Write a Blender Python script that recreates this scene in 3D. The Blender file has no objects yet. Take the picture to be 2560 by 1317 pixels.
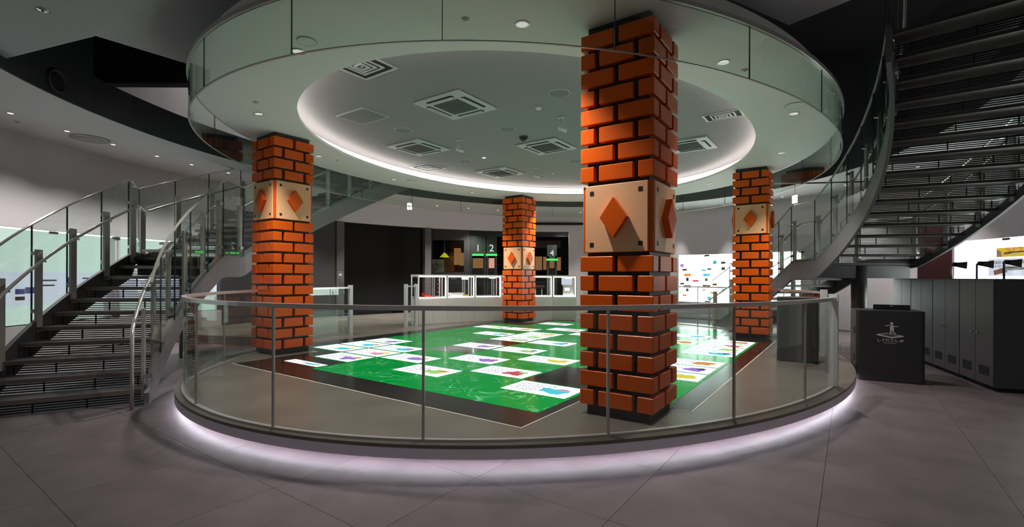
import bpy, math, random
from math import sin, cos, pi, radians as R, sqrt, atan2, hypot
random.seed(7)
scn = bpy.context.scene
COL = scn.collection

# ------------------------------------------------------------------ camera, world, exposure
EYE, FPX, HORIZON, ROLL = 1.36, 1195.0, 692.4, 0.0035
cam = bpy.data.cameras.new('camera'); camo = bpy.data.objects.new('camera', cam); COL.objects.link(camo)
cam.sensor_fit = 'HORIZONTAL'; cam.sensor_width = 36.0
cam.lens = 36.0 * FPX / 2560.0
cam.shift_y = (HORIZON - 658.5) / 2560.0
cam.clip_start = 0.05; cam.clip_end = 200
camo.location = (0, 0, EYE)
camo.rotation_mode = 'QUATERNION'
from mathutils import Euler, Quaternion, Matrix, Vector
camo.rotation_quaternion = Euler((pi/2, 0, 0)).to_quaternion() @ Quaternion((0, 0, 1), ROLL)
scn.camera = camo
w = bpy.data.worlds.new('world'); scn.world = w; w.use_nodes = True
w.node_tree.nodes['Background'].inputs[0].default_value = (0.5, 0.52, 0.6, 1)
w.node_tree.nodes['Background'].inputs[1].default_value = 0.02
scn.view_settings.view_transform = 'Standard'; scn.view_settings.look = 'None'
scn.view_settings.gamma = 1.0; scn.view_settings.use_curve_mapping = False
scn.view_settings.exposure = 0.18
scn.cycles.transparent_max_bounces = 28
scn.cycles.max_bounces = 5; scn.cycles.diffuse_bounces = 3; scn.cycles.glossy_bounces = 2
scn.cycles.caustics_reflective = False; scn.cycles.caustics_refractive = False
scn.cycles.adaptive_threshold = 0.1
scn.cycles.sample_clamp_indirect = 4.0
SOFFIT_W, GALLERY_W, RECESS_W = 310.0, 330.0, 100.0     # downlight powers
COVE, UNDERGLOW, CASE, SCREEN = 18.0, 30.0, 7.0, 0.9

# ------------------------------------------------------------------ hall geometry: an oval, axes u and v
C0 = (0.71, 9.88); TH = -0.6155
UX, UY = cos(TH), sin(TH)
def W(u, v, z=0.0): return (C0[0] + u*UX - v*UY, C0[1] + u*UY + v*UX, z)
def loc(x, y):
    dx, dy = x - C0[0], y - C0[1]
    return (dx*UX + dy*UY, -dx*UY + dy*UX)
def _ray(px, py):
    a, b = px - 1280, py - HORIZON
    return (a*cos(ROLL) + b*sin(ROLL)) / FPX, (-a*sin(ROLL) + b*cos(ROLL)) / FPX
def at_z(px, py, z):
    a, b = _ray(px, py); Y = (EYE - z) / b
    return (a*Y, Y, z)
def at_y(px, py, Y):
    a, b = _ray(px, py); return (a*Y, Y, EYE - b*Y)
GA, GB = 5.0, 6.25          # glass oval
def ep(phi, a=GA, b=GB, off=0.0, sign=1):
    c, s = cos(R(phi)), sin(R(phi))
    nx, ny = c/a, s/b; l = hypot(nx, ny); nx /= l; ny /= l
    return (sign*(a*c + off*nx), sign*(b*s + off*ny)), (sign*nx, sign*ny)
def curve(p0, p1, step=3.0, a=GA, b=GB, off=0.0, sign=1, k=None):
    n = max(1, int(math.ceil(abs(p1-p0)/step))); out = []
    for i in range(n+1):
        ph = p0 + (p1-p0)*i/n; kk = k(ph) if k else 1.0
        (u, v), (nu, nv) = ep(ph, a*kk, b*kk, off, sign)
        x, y, _ = W(u, v); n0 = W(nu, nv); out.append((x, y, n0[0]-C0[0], n0[1]-C0[1], ph))
    return out

# ------------------------------------------------------------------ materials
MATS = {}
def mat(name, col, rough=0.5, metal=0.0, emit=None, es=0.0, noise=0.0, nscale=4.0, bump=0.0, bscale=40.0, spec=0.5):
    m = bpy.data.materials.new(name); m.use_nodes = True; nt = m.node_tree; b = nt.nodes['Principled BSDF']
    b.inputs['Base Color'].default_value = (*col, 1); b.inputs['Roughness'].default_value = rough
    b.inputs['Metallic'].default_value = metal; b.inputs['Specular IOR Level'].default_value = spec
    if emit:
        b.inputs['Emission Color'].default_value = (*emit, 1); b.inputs['Emission Strength'].default_value = es
    if noise or bump:
        tc = nt.nodes.new('ShaderNodeTexCoord')
    if noise:
        n = nt.nodes.new('ShaderNodeTexNoise'); n.inputs['Scale'].default_value = nscale; n.inputs['Detail'].default_value = 6
        nt.links.new(tc.outputs['Object'], n.inputs['Vector'])
        r = nt.nodes.new('ShaderNodeValToRGB')
        r.color_ramp.elements[0].position = 0.3; r.color_ramp.elements[1].position = 0.7
        r.color_ramp.elements[0].color = (*[c*(1-noise) for c in col], 1); r.color_ramp.elements[1].color = (*[min(1, c*(1+noise)) for c in col], 1)
        nt.links.new(n.outputs['Fac'], r.inputs['Fac']); nt.links.new(r.outputs['Color'], b.inputs['Base Color'])
    if bump:
        n2 = nt.nodes.new('ShaderNodeTexNoise'); n2.inputs['Scale'].default_value = bscale; n2.inputs['Detail'].default_value = 4
        nt.links.new(tc.outputs['Object'], n2.inputs['Vector'])
        bp_ = nt.nodes.new('ShaderNodeBump'); bp_.inputs['Strength'].default_value = bump; bp_.inputs['Distance'].default_value = 0.01
        nt.links.new(n2.outputs['Fac'], bp_.inputs['Height']); nt.links.new(bp_.outputs['Normal'], b.inputs['Normal'])
    MATS[name] = m; return m
def glass_mat(name, tint, refl=1.0, rough=0.0):
    m = bpy.data.materials.new(name); m.use_nodes = True; nt = m.node_tree
    for n in list(nt.nodes): nt.nodes.remove(n)
    o = nt.nodes.new('ShaderNodeOutputMaterial'); mx = nt.nodes.new('ShaderNodeMixShader')
    t = nt.nodes.new('ShaderNodeBsdfTransparent'); t.inputs[0].default_value = (*tint, 1)
    g = nt.nodes.new('ShaderNodeBsdfGlossy'); g.inputs['Roughness'].default_value = rough; g.inputs[0].default_value = (0.95, 1, 0.98, 1)
    f = nt.nodes.new('ShaderNodeFresnel'); ge = nt.nodes.new('ShaderNodeNewGeometry')
    mi = nt.nodes.new('ShaderNodeMix'); mi.data_type = 'FLOAT'; mi.inputs[2].default_value = 1.45; mi.inputs[3].default_value = 1/1.45
    nt.links.new(ge.outputs['Backfacing'], mi.inputs[0]); nt.links.new(mi.outputs[0], f.inputs['IOR'])
    mm = nt.nodes.new('ShaderNodeMath'); mm.operation = 'MULTIPLY'; mm.inputs[1].default_value = refl; mm.use_clamp = True
    nt.links.new(f.outputs[0], mm.inputs[0]); nt.links.new(mm.outputs[0], mx.inputs[0])
    nt.links.new(t.outputs[0], mx.inputs[1]); nt.links.new(g.outputs[0], mx.inputs[2]); nt.links.new(mx.outputs[0], o.inputs[0])
    MATS[name] = m; return m
def emis(name, col, s):
    m = bpy.data.materials.new(name); m.use_nodes = True; nt = m.node_tree
    for n in list(nt.nodes): nt.nodes.remove(n)
    o = nt.nodes.new('ShaderNodeOutputMaterial'); e = nt.nodes.new('ShaderNodeEmission')
    e.inputs[0].default_value = (*col, 1); e.inputs[1].default_value = s; nt.links.new(e.outputs[0], o.inputs[0])
    MATS[name] = m; return m

mat('tile', (0.108, 0.082, 0.090), 0.55, noise=0.22, nscale=2.2, bump=0.25, bscale=60)
mat('joint', (0.06, 0.05, 0.052), 0.8)
mat('platform', (0.15, 0.125, 0.105), 0.34, noise=0.18, nscale=1.6, bump=0.06, bscale=50)
mat('fascia', (0.72, 0.66, 0.74), 0.5)
mat('plaster', (0.86, 0.85, 0.85), 0.7)
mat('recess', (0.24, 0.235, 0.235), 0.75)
mat('wallwhite', (0.70, 0.67, 0.70), 0.75)
mat('ceilgrey', (0.55, 0.55, 0.57), 0.8)
mat('gallery', (0.78, 0.77, 0.78), 0.8)
mat('darkfascia', (0.028, 0.030, 0.036), 0.7)
mat('black', (0.006, 0.006, 0.007), 0.8)
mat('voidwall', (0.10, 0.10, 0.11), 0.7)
mat('brick', (0.74, 0.104, 0.002), 0.36, noise=0.04, nscale=1.5, spec=0.3)
mat('mortar', (0.012, 0.011, 0.012), 0.5)
mat('cream', (0.93, 0.50, 0.26), 0.45)
mat('bolt', (0.02, 0.006, 0.003), 0.5)
mat('steel', (0.50, 0.475, 0.465), 0.38, 0.45)
mat('rail', (0.70, 0.66, 0.63), 0.26, 0.5)
mat('darksteel', (0.085, 0.083, 0.090), 0.4, 0.35)
mat('stringer', (0.19, 0.19, 0.205), 0.42, 0.2)
mat('treadmat', (0.075, 0.068, 0.066), 0.5, 0.2, noise=0.15, nscale=6)
mat('nosing', (0.26, 0.22, 0.20), 0.35, 0.6)
mat('blackbar', (0.012, 0.012, 0.013), 0.5)
mat('cabinet', (0.062, 0.062, 0.066), 0.42, 0.2)
mat('kiosk', (0.026, 0.026, 0.028), 0.4)
mat('whitepaint', (0.72, 0.71, 0.74), 0.45)
mat('acwhite', (0.45, 0.47, 0.47), 0.5)
mat('acdark', (0.055, 0.06, 0.062), 0.6)
mat('speaker', (0.17, 0.18, 0.18), 0.7, bump=0.1, bscale=400)
mat('screenoff', (0.020, 0.017, 0.016), 0.12)
mat('border', (0.016, 0.014, 0.013), 0.22)
mat('lineedge', (0.75, 0.72, 0.66), 0.5)
mat('ink', (0.02, 0.02, 0.03), 0.6)
mat('maroon', (0.06, 0.008, 0.011), 0.6)
mat('monitor', (0.01, 0.01, 0.01), 0.3)
mat('chrome', (0.7, 0.68, 0.66), 0.12, 1.0)
mat('wood', (0.36, 0.17, 0.06), 0.5, noise=0.25, nscale=5)
mat('gunwood', (0.30, 0.12, 0.06), 0.4)
mat('bluepole', (0.02, 0.03, 0.12), 0.4)
mat('greenpanel', (0.055, 0.07, 0.063), 0.5)
mat('boothgrey', (0.10, 0.095, 0.095), 0.6)
mat('yellowshade', (0.75, 0.72, 0.02), 0.4, emit=(0.8, 0.75, 0.02), es=0.35)
mat('paleboard', (0.42, 0.47, 0.40), 0.6)
mat('redmark', (0.6, 0.03, 0.02), 0.5)
mat('skin', (0.62, 0.38, 0.28), 0.6)
mat('counterwhite', (0.82, 0.78, 0.75), 0.5)
mat('pillar', (0.045, 0.044, 0.048), 0.6)
glass_mat('glass', (0.93, 0.965, 0.95), 1.0)
glass_mat('screenglass', (0.93, 0.972, 0.95), 1.0)
glass_mat('clearglass', (0.97, 0.985, 0.98), 0.8)
mat('glassedge', (0.02, 0.05, 0.07), 0.2)
emis('cove', (1.0, 0.90, 0.86), COVE)
emis('underglow', (0.90, 0.90, 1.0), UNDERGLOW)
emis('casewhite', (0.93, 1.0, 0.96), CASE)
emis('caseboard', (0.82, 0.86, 1.0), 0.75)
emis('striplight', (1.0, 0.97, 0.95), 5.0)
emis('casegreen', (0.66, 0.82, 0.74), 0.9)
emis('lamp', (1.0, 0.97, 0.93), 3.0)
emis('lampoff', (0.75, 0.70, 0.66), 0.8)
emis('greentube', (0.05, 1.0, 0.12), 1.6)
emis('exitwhite', (0.95, 1.0, 0.97), 1.2)
emis('exitgreen', (0.0, 0.35, 0.14), 0.9)
emis('card', (0.86, 0.87, 0.96), 1.6)
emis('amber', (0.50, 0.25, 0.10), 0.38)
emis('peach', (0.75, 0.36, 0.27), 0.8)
emis('number', (0.75, 0.82, 0.78), 0.7)
emis('logo', (0.62, 0.62, 0.62), 0.5)
emis('yellowbox', (0.9, 0.6, 0.05), 0.7)
emis('signwhite', (0.85, 0.9, 1.0), 1.1)
mat('logogrey', (0.55, 0.55, 0.55), 0.5)
for nm, c in dict(red=(0.75, 0.10, 0.14), violet=(0.42, 0.25, 0.72), cyan=(0.10, 0.70, 0.85), yellow=(0.85, 0.75, 0.10), lime=(0.45, 0.75, 0.25),
                  orange=(0.85, 0.35, 0.08), pink=(0.85, 0.40, 0.55), navy=(0.06, 0.06, 0.18), teal=(0.05, 0.55, 0.50)).items():
    emis('ink_'+nm, c, SCREEN)
for nm in ('lamp', 'lampoff', 'exitwhite', 'exitgreen', 'number', 'logo', 'yellowbox', 'signwhite', 'amber', 'peach', 'caseboard'):
    MATS[nm].cycles.emission_sampling = 'NONE'
for nm in list(MATS):
    if nm.startswith('ink_'): MATS[nm].cycles.emission_sampling = 'NONE'
# green field with a chalk-like meander, as shown on the lit floor screen
def screen_mat():
    m = bpy.data.materials.new('screen'); m.use_nodes = True; nt = m.node_tree; N = nt.nodes; L_ = nt.links
    for n in list(N): N.remove(n)
    o = N.new('ShaderNodeOutputMaterial'); e = N.new('ShaderNodeEmission'); tc = N.new('ShaderNodeNewGeometry')
    n1 = N.new('ShaderNodeTexNoise'); n1.inputs['Scale'].default_value = 2.6; n1.inputs['Detail'].default_value = 1.5; n1.inputs['Distortion'].default_value = 1.2
    L_.new(tc.outputs['Position'], n1.inputs['Vector'])
    mu = N.new('ShaderNodeMath'); mu.operation = 'MULTIPLY'; mu.inputs[1].default_value = 6.0; L_.new(n1.outputs['Fac'], mu.inputs[0])
    fr = N.new('ShaderNodeMath'); fr.operation = 'FRACT'; L_.new(mu.outputs[0], fr.inputs[0])
    rp = N.new('ShaderNodeValToRGB'); el = rp.color_ramp.elements
    el[0].position = 0.40; el[0].color = (0, 0, 0, 1); el[1].position = 0.60; el[1].color = (0, 0, 0, 1)
    q = el.new(0.5); q.color = (1, 1, 1, 1)
    L_.new(fr.outputs[0], rp.inputs['Fac'])
    n2 = N.new('ShaderNodeTexNoise'); n2.inputs['Scale'].default_value = 1.7; n2.inputs['Detail'].default_value = 2
    L_.new(tc.outputs['Position'], n2.inputs['Vector'])
    r2 = N.new('ShaderNodeValToRGB'); r2.color_ramp.elements[0].position = 0.44; r2.color_ramp.elements[1].position = 0.54
    L_.new(n2.outputs['Fac'], r2.inputs['Fac'])
    m2 = N.new('ShaderNodeMath'); m2.operation = 'MULTIPLY'; L_.new(rp.outputs['Color'], m2.inputs[0]); L_.new(r2.outputs['Color'], m2.inputs[1])
    m3 = N.new('ShaderNodeMath'); m3.operation = 'MULTIPLY'; m3.inputs[1].default_value = 0.9; L_.new(m2.outputs[0], m3.inputs[0])
    mx = N.new('ShaderNodeMix'); mx.data_type = 'RGBA'
    mx.inputs['A'].default_value = (0.0, 0.30, 0.045, 1); mx.inputs['B'].default_value = (0.20, 0.62, 0.32, 1)
    L_.new(m3.outputs[0], mx.inputs['Factor']); L_.new(mx.outputs['Result'], e.inputs[0]); e.inputs[1].default_value = SCREEN*1.4
    gl = N.new('ShaderNodeBsdfGlossy'); gl.inputs['Roughness'].default_value = 0.15; gl.inputs[0].default_value = (0.5, 0.5, 0.5, 1)
    fz = N.new('ShaderNodeFresnel'); fz.inputs['IOR'].default_value = 1.3
    ad = N.new('ShaderNodeMixShader'); L_.new(fz.outputs[0], ad.inputs[0]); L_.new(e.outputs[0], ad.inputs[1]); L_.new(gl.outputs[0], ad.inputs[2])
    L_.new(ad.outputs[0], o.inputs[0]); MATS['screen'] = m
screen_mat()

# ------------------------------------------------------------------ mesh helpers
class MB:
    def __init__(s): s.v = []; s.f = []; s.sm = []
    def add(s, vs, fs, smooth=False):
        k = len(s.v); s.v += [tuple(p) for p in vs]; s.f += [tuple(i+k for i in f) for f in fs]; s.sm += [smooth]*len(fs); return s
    def box(s, c, d, rz=0.0, ax=None):
        vs = []; ca, sa = cos(rz), sin(rz)
        for i in range(8):
            x, y, z = [(1 if i >> j & 1 else -1)*d[j]/2 for j in range(3)]
            vs.append((c[0]+x*ca-y*sa, c[1]+x*sa+y*ca, c[2]+z))
        return s.add(vs, [(0, 2, 3, 1), (4, 5, 7, 6), (0, 1, 5, 4), (2, 6, 7, 3), (0, 4, 6, 2), (1, 3, 7, 5)])
    def cbox(s, c, d, ch):
        X, Y, Z = d[0]/2, d[1]/2, d[2]/2; vs = []; idx = {}
        for sx in (-1, 1):
            for sy in (-1, 1):
                for sz in (-1, 1):
                    for k in range(3):
                        q = [sx*(X-ch), sy*(Y-ch), sz*(Z-ch)]; q[k] = (sx*X, sy*Y, sz*Z)[k]
                        idx[sx, sy, sz, k] = len(vs); vs.append((c[0]+q[0], c[1]+q[1], c[2]+q[2]))
        fs = []
        for k in range(3):
            a, b = [j for j in range(3) if j != k]
            for sg in (-1, 1):
                f = []
                for (p, q) in ((-1, -1), (1, -1), (1, 1), (-1, 1)):
                    t = [0, 0, 0]; t[k] = sg; t[a] = p; t[b] = q; f.append(idx[t[0], t[1], t[2], k])
                if (sg > 0) == (k == 1): f.reverse()
                fs.append(f)
        for k in range(3):     # edges along axis k
            a, b = [j for j in range(3) if j != k]
            for p in (-1, 1):
                for q in (-1, 1):
                    def g(e, face):
                        t = [0, 0, 0]; t[k] = e; t[a] = p; t[b] = q; return idx[t[0], t[1], t[2], face]
                    fs.append([g(-1, a), g(1, a), g(1, b), g(-1, b)])
        for sx in (-1, 1):
            for sy in (-1, 1):
                for sz in (-1, 1): fs.append([idx[sx, sy, sz, k] for k in range(3)])
        return s.add(vs, fs)
    def prism(s, pts, z0, z1):
        n = len(pts); vs = [(p[0], p[1], z0) for p in pts] + [(p[0], p[1], z1) for p in pts]
        fs = [tuple(range(n-1, -1, -1)), tuple(range(n, 2*n))] + [(i, (i+1) % n, n+(i+1) % n, n+i) for i in range(n)]
        return s.add(vs, fs)
    def slab(s, pts, t):          # arbitrary planar 3D polygon thickened upwards
        n = len(pts); vs = list(pts) + [(p[0], p[1], p[2]+t) for p in pts]
        return s.add(vs, [tuple(range(n-1, -1, -1)), tuple(range(n, 2*n))] + [(i, (i+1) % n, n+(i+1) % n, n+i) for i in range(n)])
    def wall(s, cv, z0, z1, t, off=0.0, smooth=True):
        n = len(cv); Z0 = z0 if callable(z0) else (lambda p: z0); Z1 = z1 if callable(z1) else (lambda p: z1)
        T = t if callable(t) else (lambda p: t)
        base = len(s.v)
        for (x, y, nx, ny, ph) in cv:
            x += nx*off; y += ny*off; tt = T(ph)
            a, b = Z0(ph), Z1(ph)
            s.v += [(x, y, a), (x+nx*tt, y+ny*tt, a), (x+nx*tt, y+ny*tt, b), (x, y, b)]
        for i in range(n-1):
            k = base+4*i
            for j in range(4):
                s.f.append((k+j, k+(j+1) % 4, k+4+(j+1) % 4, k+4+j)); s.sm.append(False)
        s.f += [(base, base+3, base+2, base+1), tuple(base+4*(n-1)+j for j in range(4))]; s.sm += [False, False]
        return s
    def tube(s, path, r, n=8, caps=True):
        P = [Vector(p) for p in path]; base = len(s.v); up = Vector((0, 0, 1)); prev = None
        for i, p in enumerate(P):
            d = (P[min(i+1, len(P)-1)] - P[max(i-1, 0)]).normalized()
            if prev is None:
                a = d.cross(up if abs(d.z) < 0.95 else Vector((1, 0, 0))).normalized()
            else:
                a = (prev - d*prev.dot(d)).normalized()
            prev = a; b = d.cross(a)
            for k in range(n):
                t = 2*pi*k/n; s.v.append(tuple(p + a*r*cos(t) + b*r*sin(t)))
        for i in range(len(P)-1):
            for k in range(n):
                s.f.append((base+i*n+k, base+i*n+(k+1) % n, base+(i+1)*n+(k+1) % n, base+(i+1)*n+k)); s.sm.append(True)
        if caps:
            s.f += [tuple(base+k for k in range(n-1, -1, -1)), tuple(base+(len(P)-1)*n+k for k in range(n))]; s.sm += [False, False]
        return s
    def cyl(s, c, r, z0, z1, n=20, r1=None):
        r1 = r if r1 is None else r1
        vs = [(c[0]+r*cos(2*pi*k/n), c[1]+r*sin(2*pi*k/n), z0) for k in range(n)] + [(c[0]+r1*cos(2*pi*k/n), c[1]+r1*sin(2*pi*k/n), z1) for k in range(n)]
        s.add(vs, [(k, (k+1) % n, n+(k+1) % n, n+k) for k in range(n)], True)
        k0 = len(s.v)-2*n
        s.f += [tuple(k0+k for k in range(n-1, -1, -1)), tuple(k0+n+k for k in range(n))]; s.sm += [False, False]
        return s
    def lathe(s, c, prof, n=20):
        base = len(s.v)
        for (r, z) in prof:
            for k in range(n): s.v.append((c[0]+r*cos(2*pi*k/n), c[1]+r*sin(2*pi*k/n), c[2]+z))
        for i in range(len(prof)-1):
            for k in range(n):
                s.f.append((base+i*n+k, base+i*n+(k+1) % n, base+(i+1)*n+(k+1) % n, base+(i+1)*n+k)); s.sm.append(True)
        s.f += [tuple(base+k for k in range(n-1, -1, -1)), tuple(base+(len(prof)-1)*n+k for k in range(n))]; s.sm += [False, False]
        return s
    def seg(s, a, b, w_, h):        # box beam from a to b, w_ wide (horizontal), h tall
        A, B = Vector(a), Vector(b); d = (B-A).normalized(); up = Vector((0, 0, 1))
        sd = d.cross(up); sd = sd.normalized() if sd.length > 1e-4 else Vector((1, 0, 0)); u2 = sd.cross(d)
        vs = []
        for p in (A, B):
            for (i, j) in ((-1, -1), (1, -1), (1, 1), (-1, 1)): vs.append(tuple(p + sd*i*w_/2 + u2*j*h/2))
        return s.add(vs, [(3, 2, 1, 0), (4, 5, 6, 7), (0, 1, 5, 4), (1, 2, 6, 5), (2, 3, 7, 6), (3, 0, 4, 7)])
    def mesh(s, name, shift=(0, 0, 0)):
        me = bpy.data.meshes.new(name)
        me.from_pydata([(x-shift[0], y-shift[1], z-shift[2]) for x, y, z in s.v], [], s.f)
        me.polygons.foreach_set('use_smooth', s.sm); me.update()
        return me
def fixn(me):
    import bmesh
    b = bmesh.new(); b.from_mesh(me); bmesh.ops.recalc_face_normals(b, faces=b.faces[:]); b.to_mesh(me); b.free(); return me
def link(name, me, m, parent=None, location=(0, 0, 0), rz=0.0):
    o = bpy.data.objects.new(name, me); COL.objects.link(o)
    if m and me is not None and not me.materials: me.materials.append(MATS[m])
    o.location = location; o.rotation_euler = (0, 0, rz)
    if parent: o.parent = parent
    return o
ORG = {}
def base_of(o):            # world position of a thing built in world axes (0 when it is rotated/local)
    return ORG.get(o.name, (0, 0, 0))
def part(name, mb, m, parent=None):
    """mb in world axes; the parent thing is an unrotated Empty at ORG[parent]"""
    sh = base_of(parent) if parent else (0, 0, 0)
    o = link(name, fixn(mb.mesh(name, sh)), m, parent)
    if parent: ORG[o.name] = sh
    return o
def lpart(name, mb, m, parent, location=(0, 0, 0), rz=0.0):     # mb in the parent's own axes
    return link(name, fixn(mb.mesh(name)), m, parent, location, rz)
def tag(o, label, cat, group=None):
    o['label'] = label; o['category'] = cat
    if group: o['group'] = group
    return o
def thing(name, label, cat, location=(0, 0, 0), rz=0.0, group=None):
    o = bpy.data.objects.new(name, None); COL.objects.link(o); o.empty_display_size = 0.1
    o.location = location; o.rotation_euler = (0, 0, rz); tag(o, label, cat, group)
    ORG[o.name] = tuple(location) if rz == 0 else (0, 0, 0)
    return o
def struct(name, mb, m, parent=None):
    o = part(name, mb, m, parent)
    if not parent: o['kind'] = 'structure'
    return o
def text(name, s, size, m, parent, location, rot, align='CENTER', ext=0.001, bold=False):
    c = bpy.data.curves.new(name, 'FONT'); c.body = s; c.size = size; c.align_x = align; c.align_y = 'CENTER'; c.extrude = ext
    if bold: c.offset = size*0.012
    tmp = bpy.data.objects.new(name, c); COL.objects.link(tmp); bpy.context.view_layer.update()
    me = bpy.data.meshes.new_from_object(tmp.evaluated_get(bpy.context.evaluated_depsgraph_get())); bpy.data.objects.remove(tmp); bpy.data.curves.remove(c)
    me.materials.clear(); me.materials.append(MATS[m]); o = bpy.data.objects.new(name, me); COL.objects.link(o)
    o.location = location; o.rotation_euler = rot; o.parent = parent; return o
def spot(name, location, power, parent, angle=120, blend=0.8, col=(1, 0.95, 0.9), radius=0.05):
    l = bpy.data.lights.new(name, 'SPOT'); l.energy = power; l.spot_size = R(angle); l.spot_blend = blend; l.color = col; l.shadow_soft_size = radius
    o = bpy.data.objects.new(name, l); COL.objects.link(o); o.location = location; o.parent = parent; return o

# ================================================================== SETTING
FL = -0.2
WA, WB = 9.5, 10.6
# floor slab + single tiles
struct('floor', MB().prism([p[:2] for p in curve(0, 357, 3, WA+0.2, WB+0.2)], FL-0.2, FL-0.012), 'joint')
floor = bpy.data.objects['floor']
TU, TV = 1.1, 1.0
tme = fixn(MB().box((0, 0, -0.006), (TU-0.003, TV-0.003, 0.012)).mesh('tile'))
for i in range(-11, 9):
    for j in range(-6, 19):
        u, v = 1.66+TU*(i+0.5), -6.61+TV*(j-4+0.5)
        if (u/(WA-0.1))**2+(v/(WB-0.1))**2 < 1.08 and (u/4.2)**2+(v/5.4)**2 > 1:
            link('tile', tme, 'tile', floor, W(u, v, FL), TH)
# platform (raised oval)
PA, PB = 5.2, 6.4
struct('floor_platform', MB().prism([p[:2] for p in curve(0, 358, 2, PA, PB)], -0.03, 0.0), 'platform')
struct('trim_1', MB().wall(curve(0, 360, 2, PA, PB), -0.115, -0.03, 0.05, -0.05), 'fascia')
struct('trim_2', MB().wall(curve(0, 360, 2, PA, PB), FL, -0.06, 0.05, -0.35), 'fascia')
tag(part('led_strip', MB().wall(curve(0, 360, 2, PA, PB), -0.112, -0.1, 0.02, -0.085), 'underglow'),
    'cool white light strip glowing under the rim of the oval platform', 'light strip')
# raised floor behind the oval, up to the back wall
struct('floor_back', MB().wall(curve(94, 205, 3, PA*0.985, PB*0.985), FL, -0.004, 4.2), 'platform')

# ring ceiling with recess
ZS, ZR = 3.85, 4.12
IA, IB = 3.82, 4.98
mb = MB().wall(curve(0, 360, 2, IA, IB), ZS, ZS+0.05, lambda p: 0.02)
def annulus(mb, a0, b0, a1, b1, z0, z1, st=2):
    n = int(360/st); base = len(mb.v)
    for i in range(n):
        ph = i*st
        for (a, b, z) in ((a0, b0, z0), (a1, b1, z0), (a1, b1, z1), (a0, b0, z1)):
            (u, v), _ = ep(ph, a, b); mb.v.append(W(u, v, z))
    for i in range(n):
        k, k2 = base+4*i, base+4*((i+1) % n)
        for j in range(4): mb.f.append((k+j, k+(j+1) % 4, k2+(j+1) % 4, k2+j)); mb.sm.append(False)
    return mb
struct('ceiling_ring', annulus(MB(), IA, IB, GA+0.02, GB+0.02, ZS, ZS+0.045), 'plaster')
struct('trim_3', annulus(MB(), IA+0.34, IB+0.34, GA-0.15, GB-0.15, ZS+0.045, ZR+0.05), 'plaster')
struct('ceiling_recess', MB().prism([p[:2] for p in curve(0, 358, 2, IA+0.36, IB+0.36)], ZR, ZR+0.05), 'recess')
tag(part('cove_light', annulus(MB(), IA+0.13, IB+0.13, IA+0.16, IB+0.16, ZS+0.046, ZS+0.07), 'cove'),
    'warm white cove light strip around the recess of the ring ceiling', 'light strip')

# gallery ceiling outside the oval void
ZG = 4.0; NA, NB = 6.9, 8.65
struct('ceiling_gallery', annulus(MB(), NA, NB, WA+0.2, WB+0.2, ZG, ZG+0.3, 3), 'gallery')
struct('trim_4', annulus(MB(), NA-0.03, NB-0.03, NA, NB, ZG-0.002, ZG+0.58, 3), 'darkfascia')
struct('wall_upper_left', MB().wall(curve(-100, -135.5, 3, NA, NB), ZG+0.58, 7.0, 0.1), 'darkfascia')
# sloped / lower ceiling leaves over the entrance side
zA = 4.15
A = [at_z(0, 150, zA), at_z(240, 90, zA), at_z(330, 0, zA), (-1.2, 3.0, zA), (-0.6, 1.0, zA), (-8.0, 1.0, zA), (-8.5, 6.2, zA)]
struct('ceiling_left', MB().slab(A, 0.1), 'ceilgrey')
P1, P2 = at_z(240, 90, zA), at_z(330, 0, zA); P3 = at_y(486, 165, 7.6)
n_ = (Vector(P2)-Vector(P1)).cross(Vector(P3)-Vector(P1))
def onplane(px, py):
    a, b = _ray(px, py); d = Vector((a, 1, -b)); o = Vector((0, 0, EYE)); t = (Vector(P1)-o).dot(n_)/d.dot(n_); return tuple(o+d*t)
struct('ceiling_sloped', MB().slab([P1, P2, onplane(430, -100), onplane(820, -60), onplane(760, 60), onplane(600, 190), P3], 0.06), 'ceilgrey')
B = [at_z(1972, 63, 4.4), at_z(2128, 0, 4.4), at_z(2330, -80, 4.4), at_z(2200, -400, 4.4), at_z(1500, -400, 4.4), at_z(1650, -60, 4.4), at_z(1830, 0, 4.4)]
struct('ceiling_right', MB().slab(B, 0.08), 'ceilgrey')
# upper storey seen through the void
q0, q1 = at_y(214, 207, 8.5), at_y(560, 207, 8.5)
struct('trim_5', MB().box(((q0[0]+q1[0])/2, 8.6, q0[2]+1.4), (q1[0]-q0[0], 0.2, 2.8)), 'black')
struct('wall_upper', MB().wall(curve(150, 262, 4, 8.6, 9.8), ZG+0.3, 7.6, 0.1), 'wallwhite')
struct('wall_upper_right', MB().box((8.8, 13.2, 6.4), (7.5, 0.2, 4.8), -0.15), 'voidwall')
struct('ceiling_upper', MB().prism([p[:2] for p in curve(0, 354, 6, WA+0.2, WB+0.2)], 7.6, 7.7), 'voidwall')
struct('wall_upper_front', MB().wall(curve(-98, 150, 4, 8.7, 9.9), ZG+0.3, 7.6, 0.1), 'voidwall')

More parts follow.
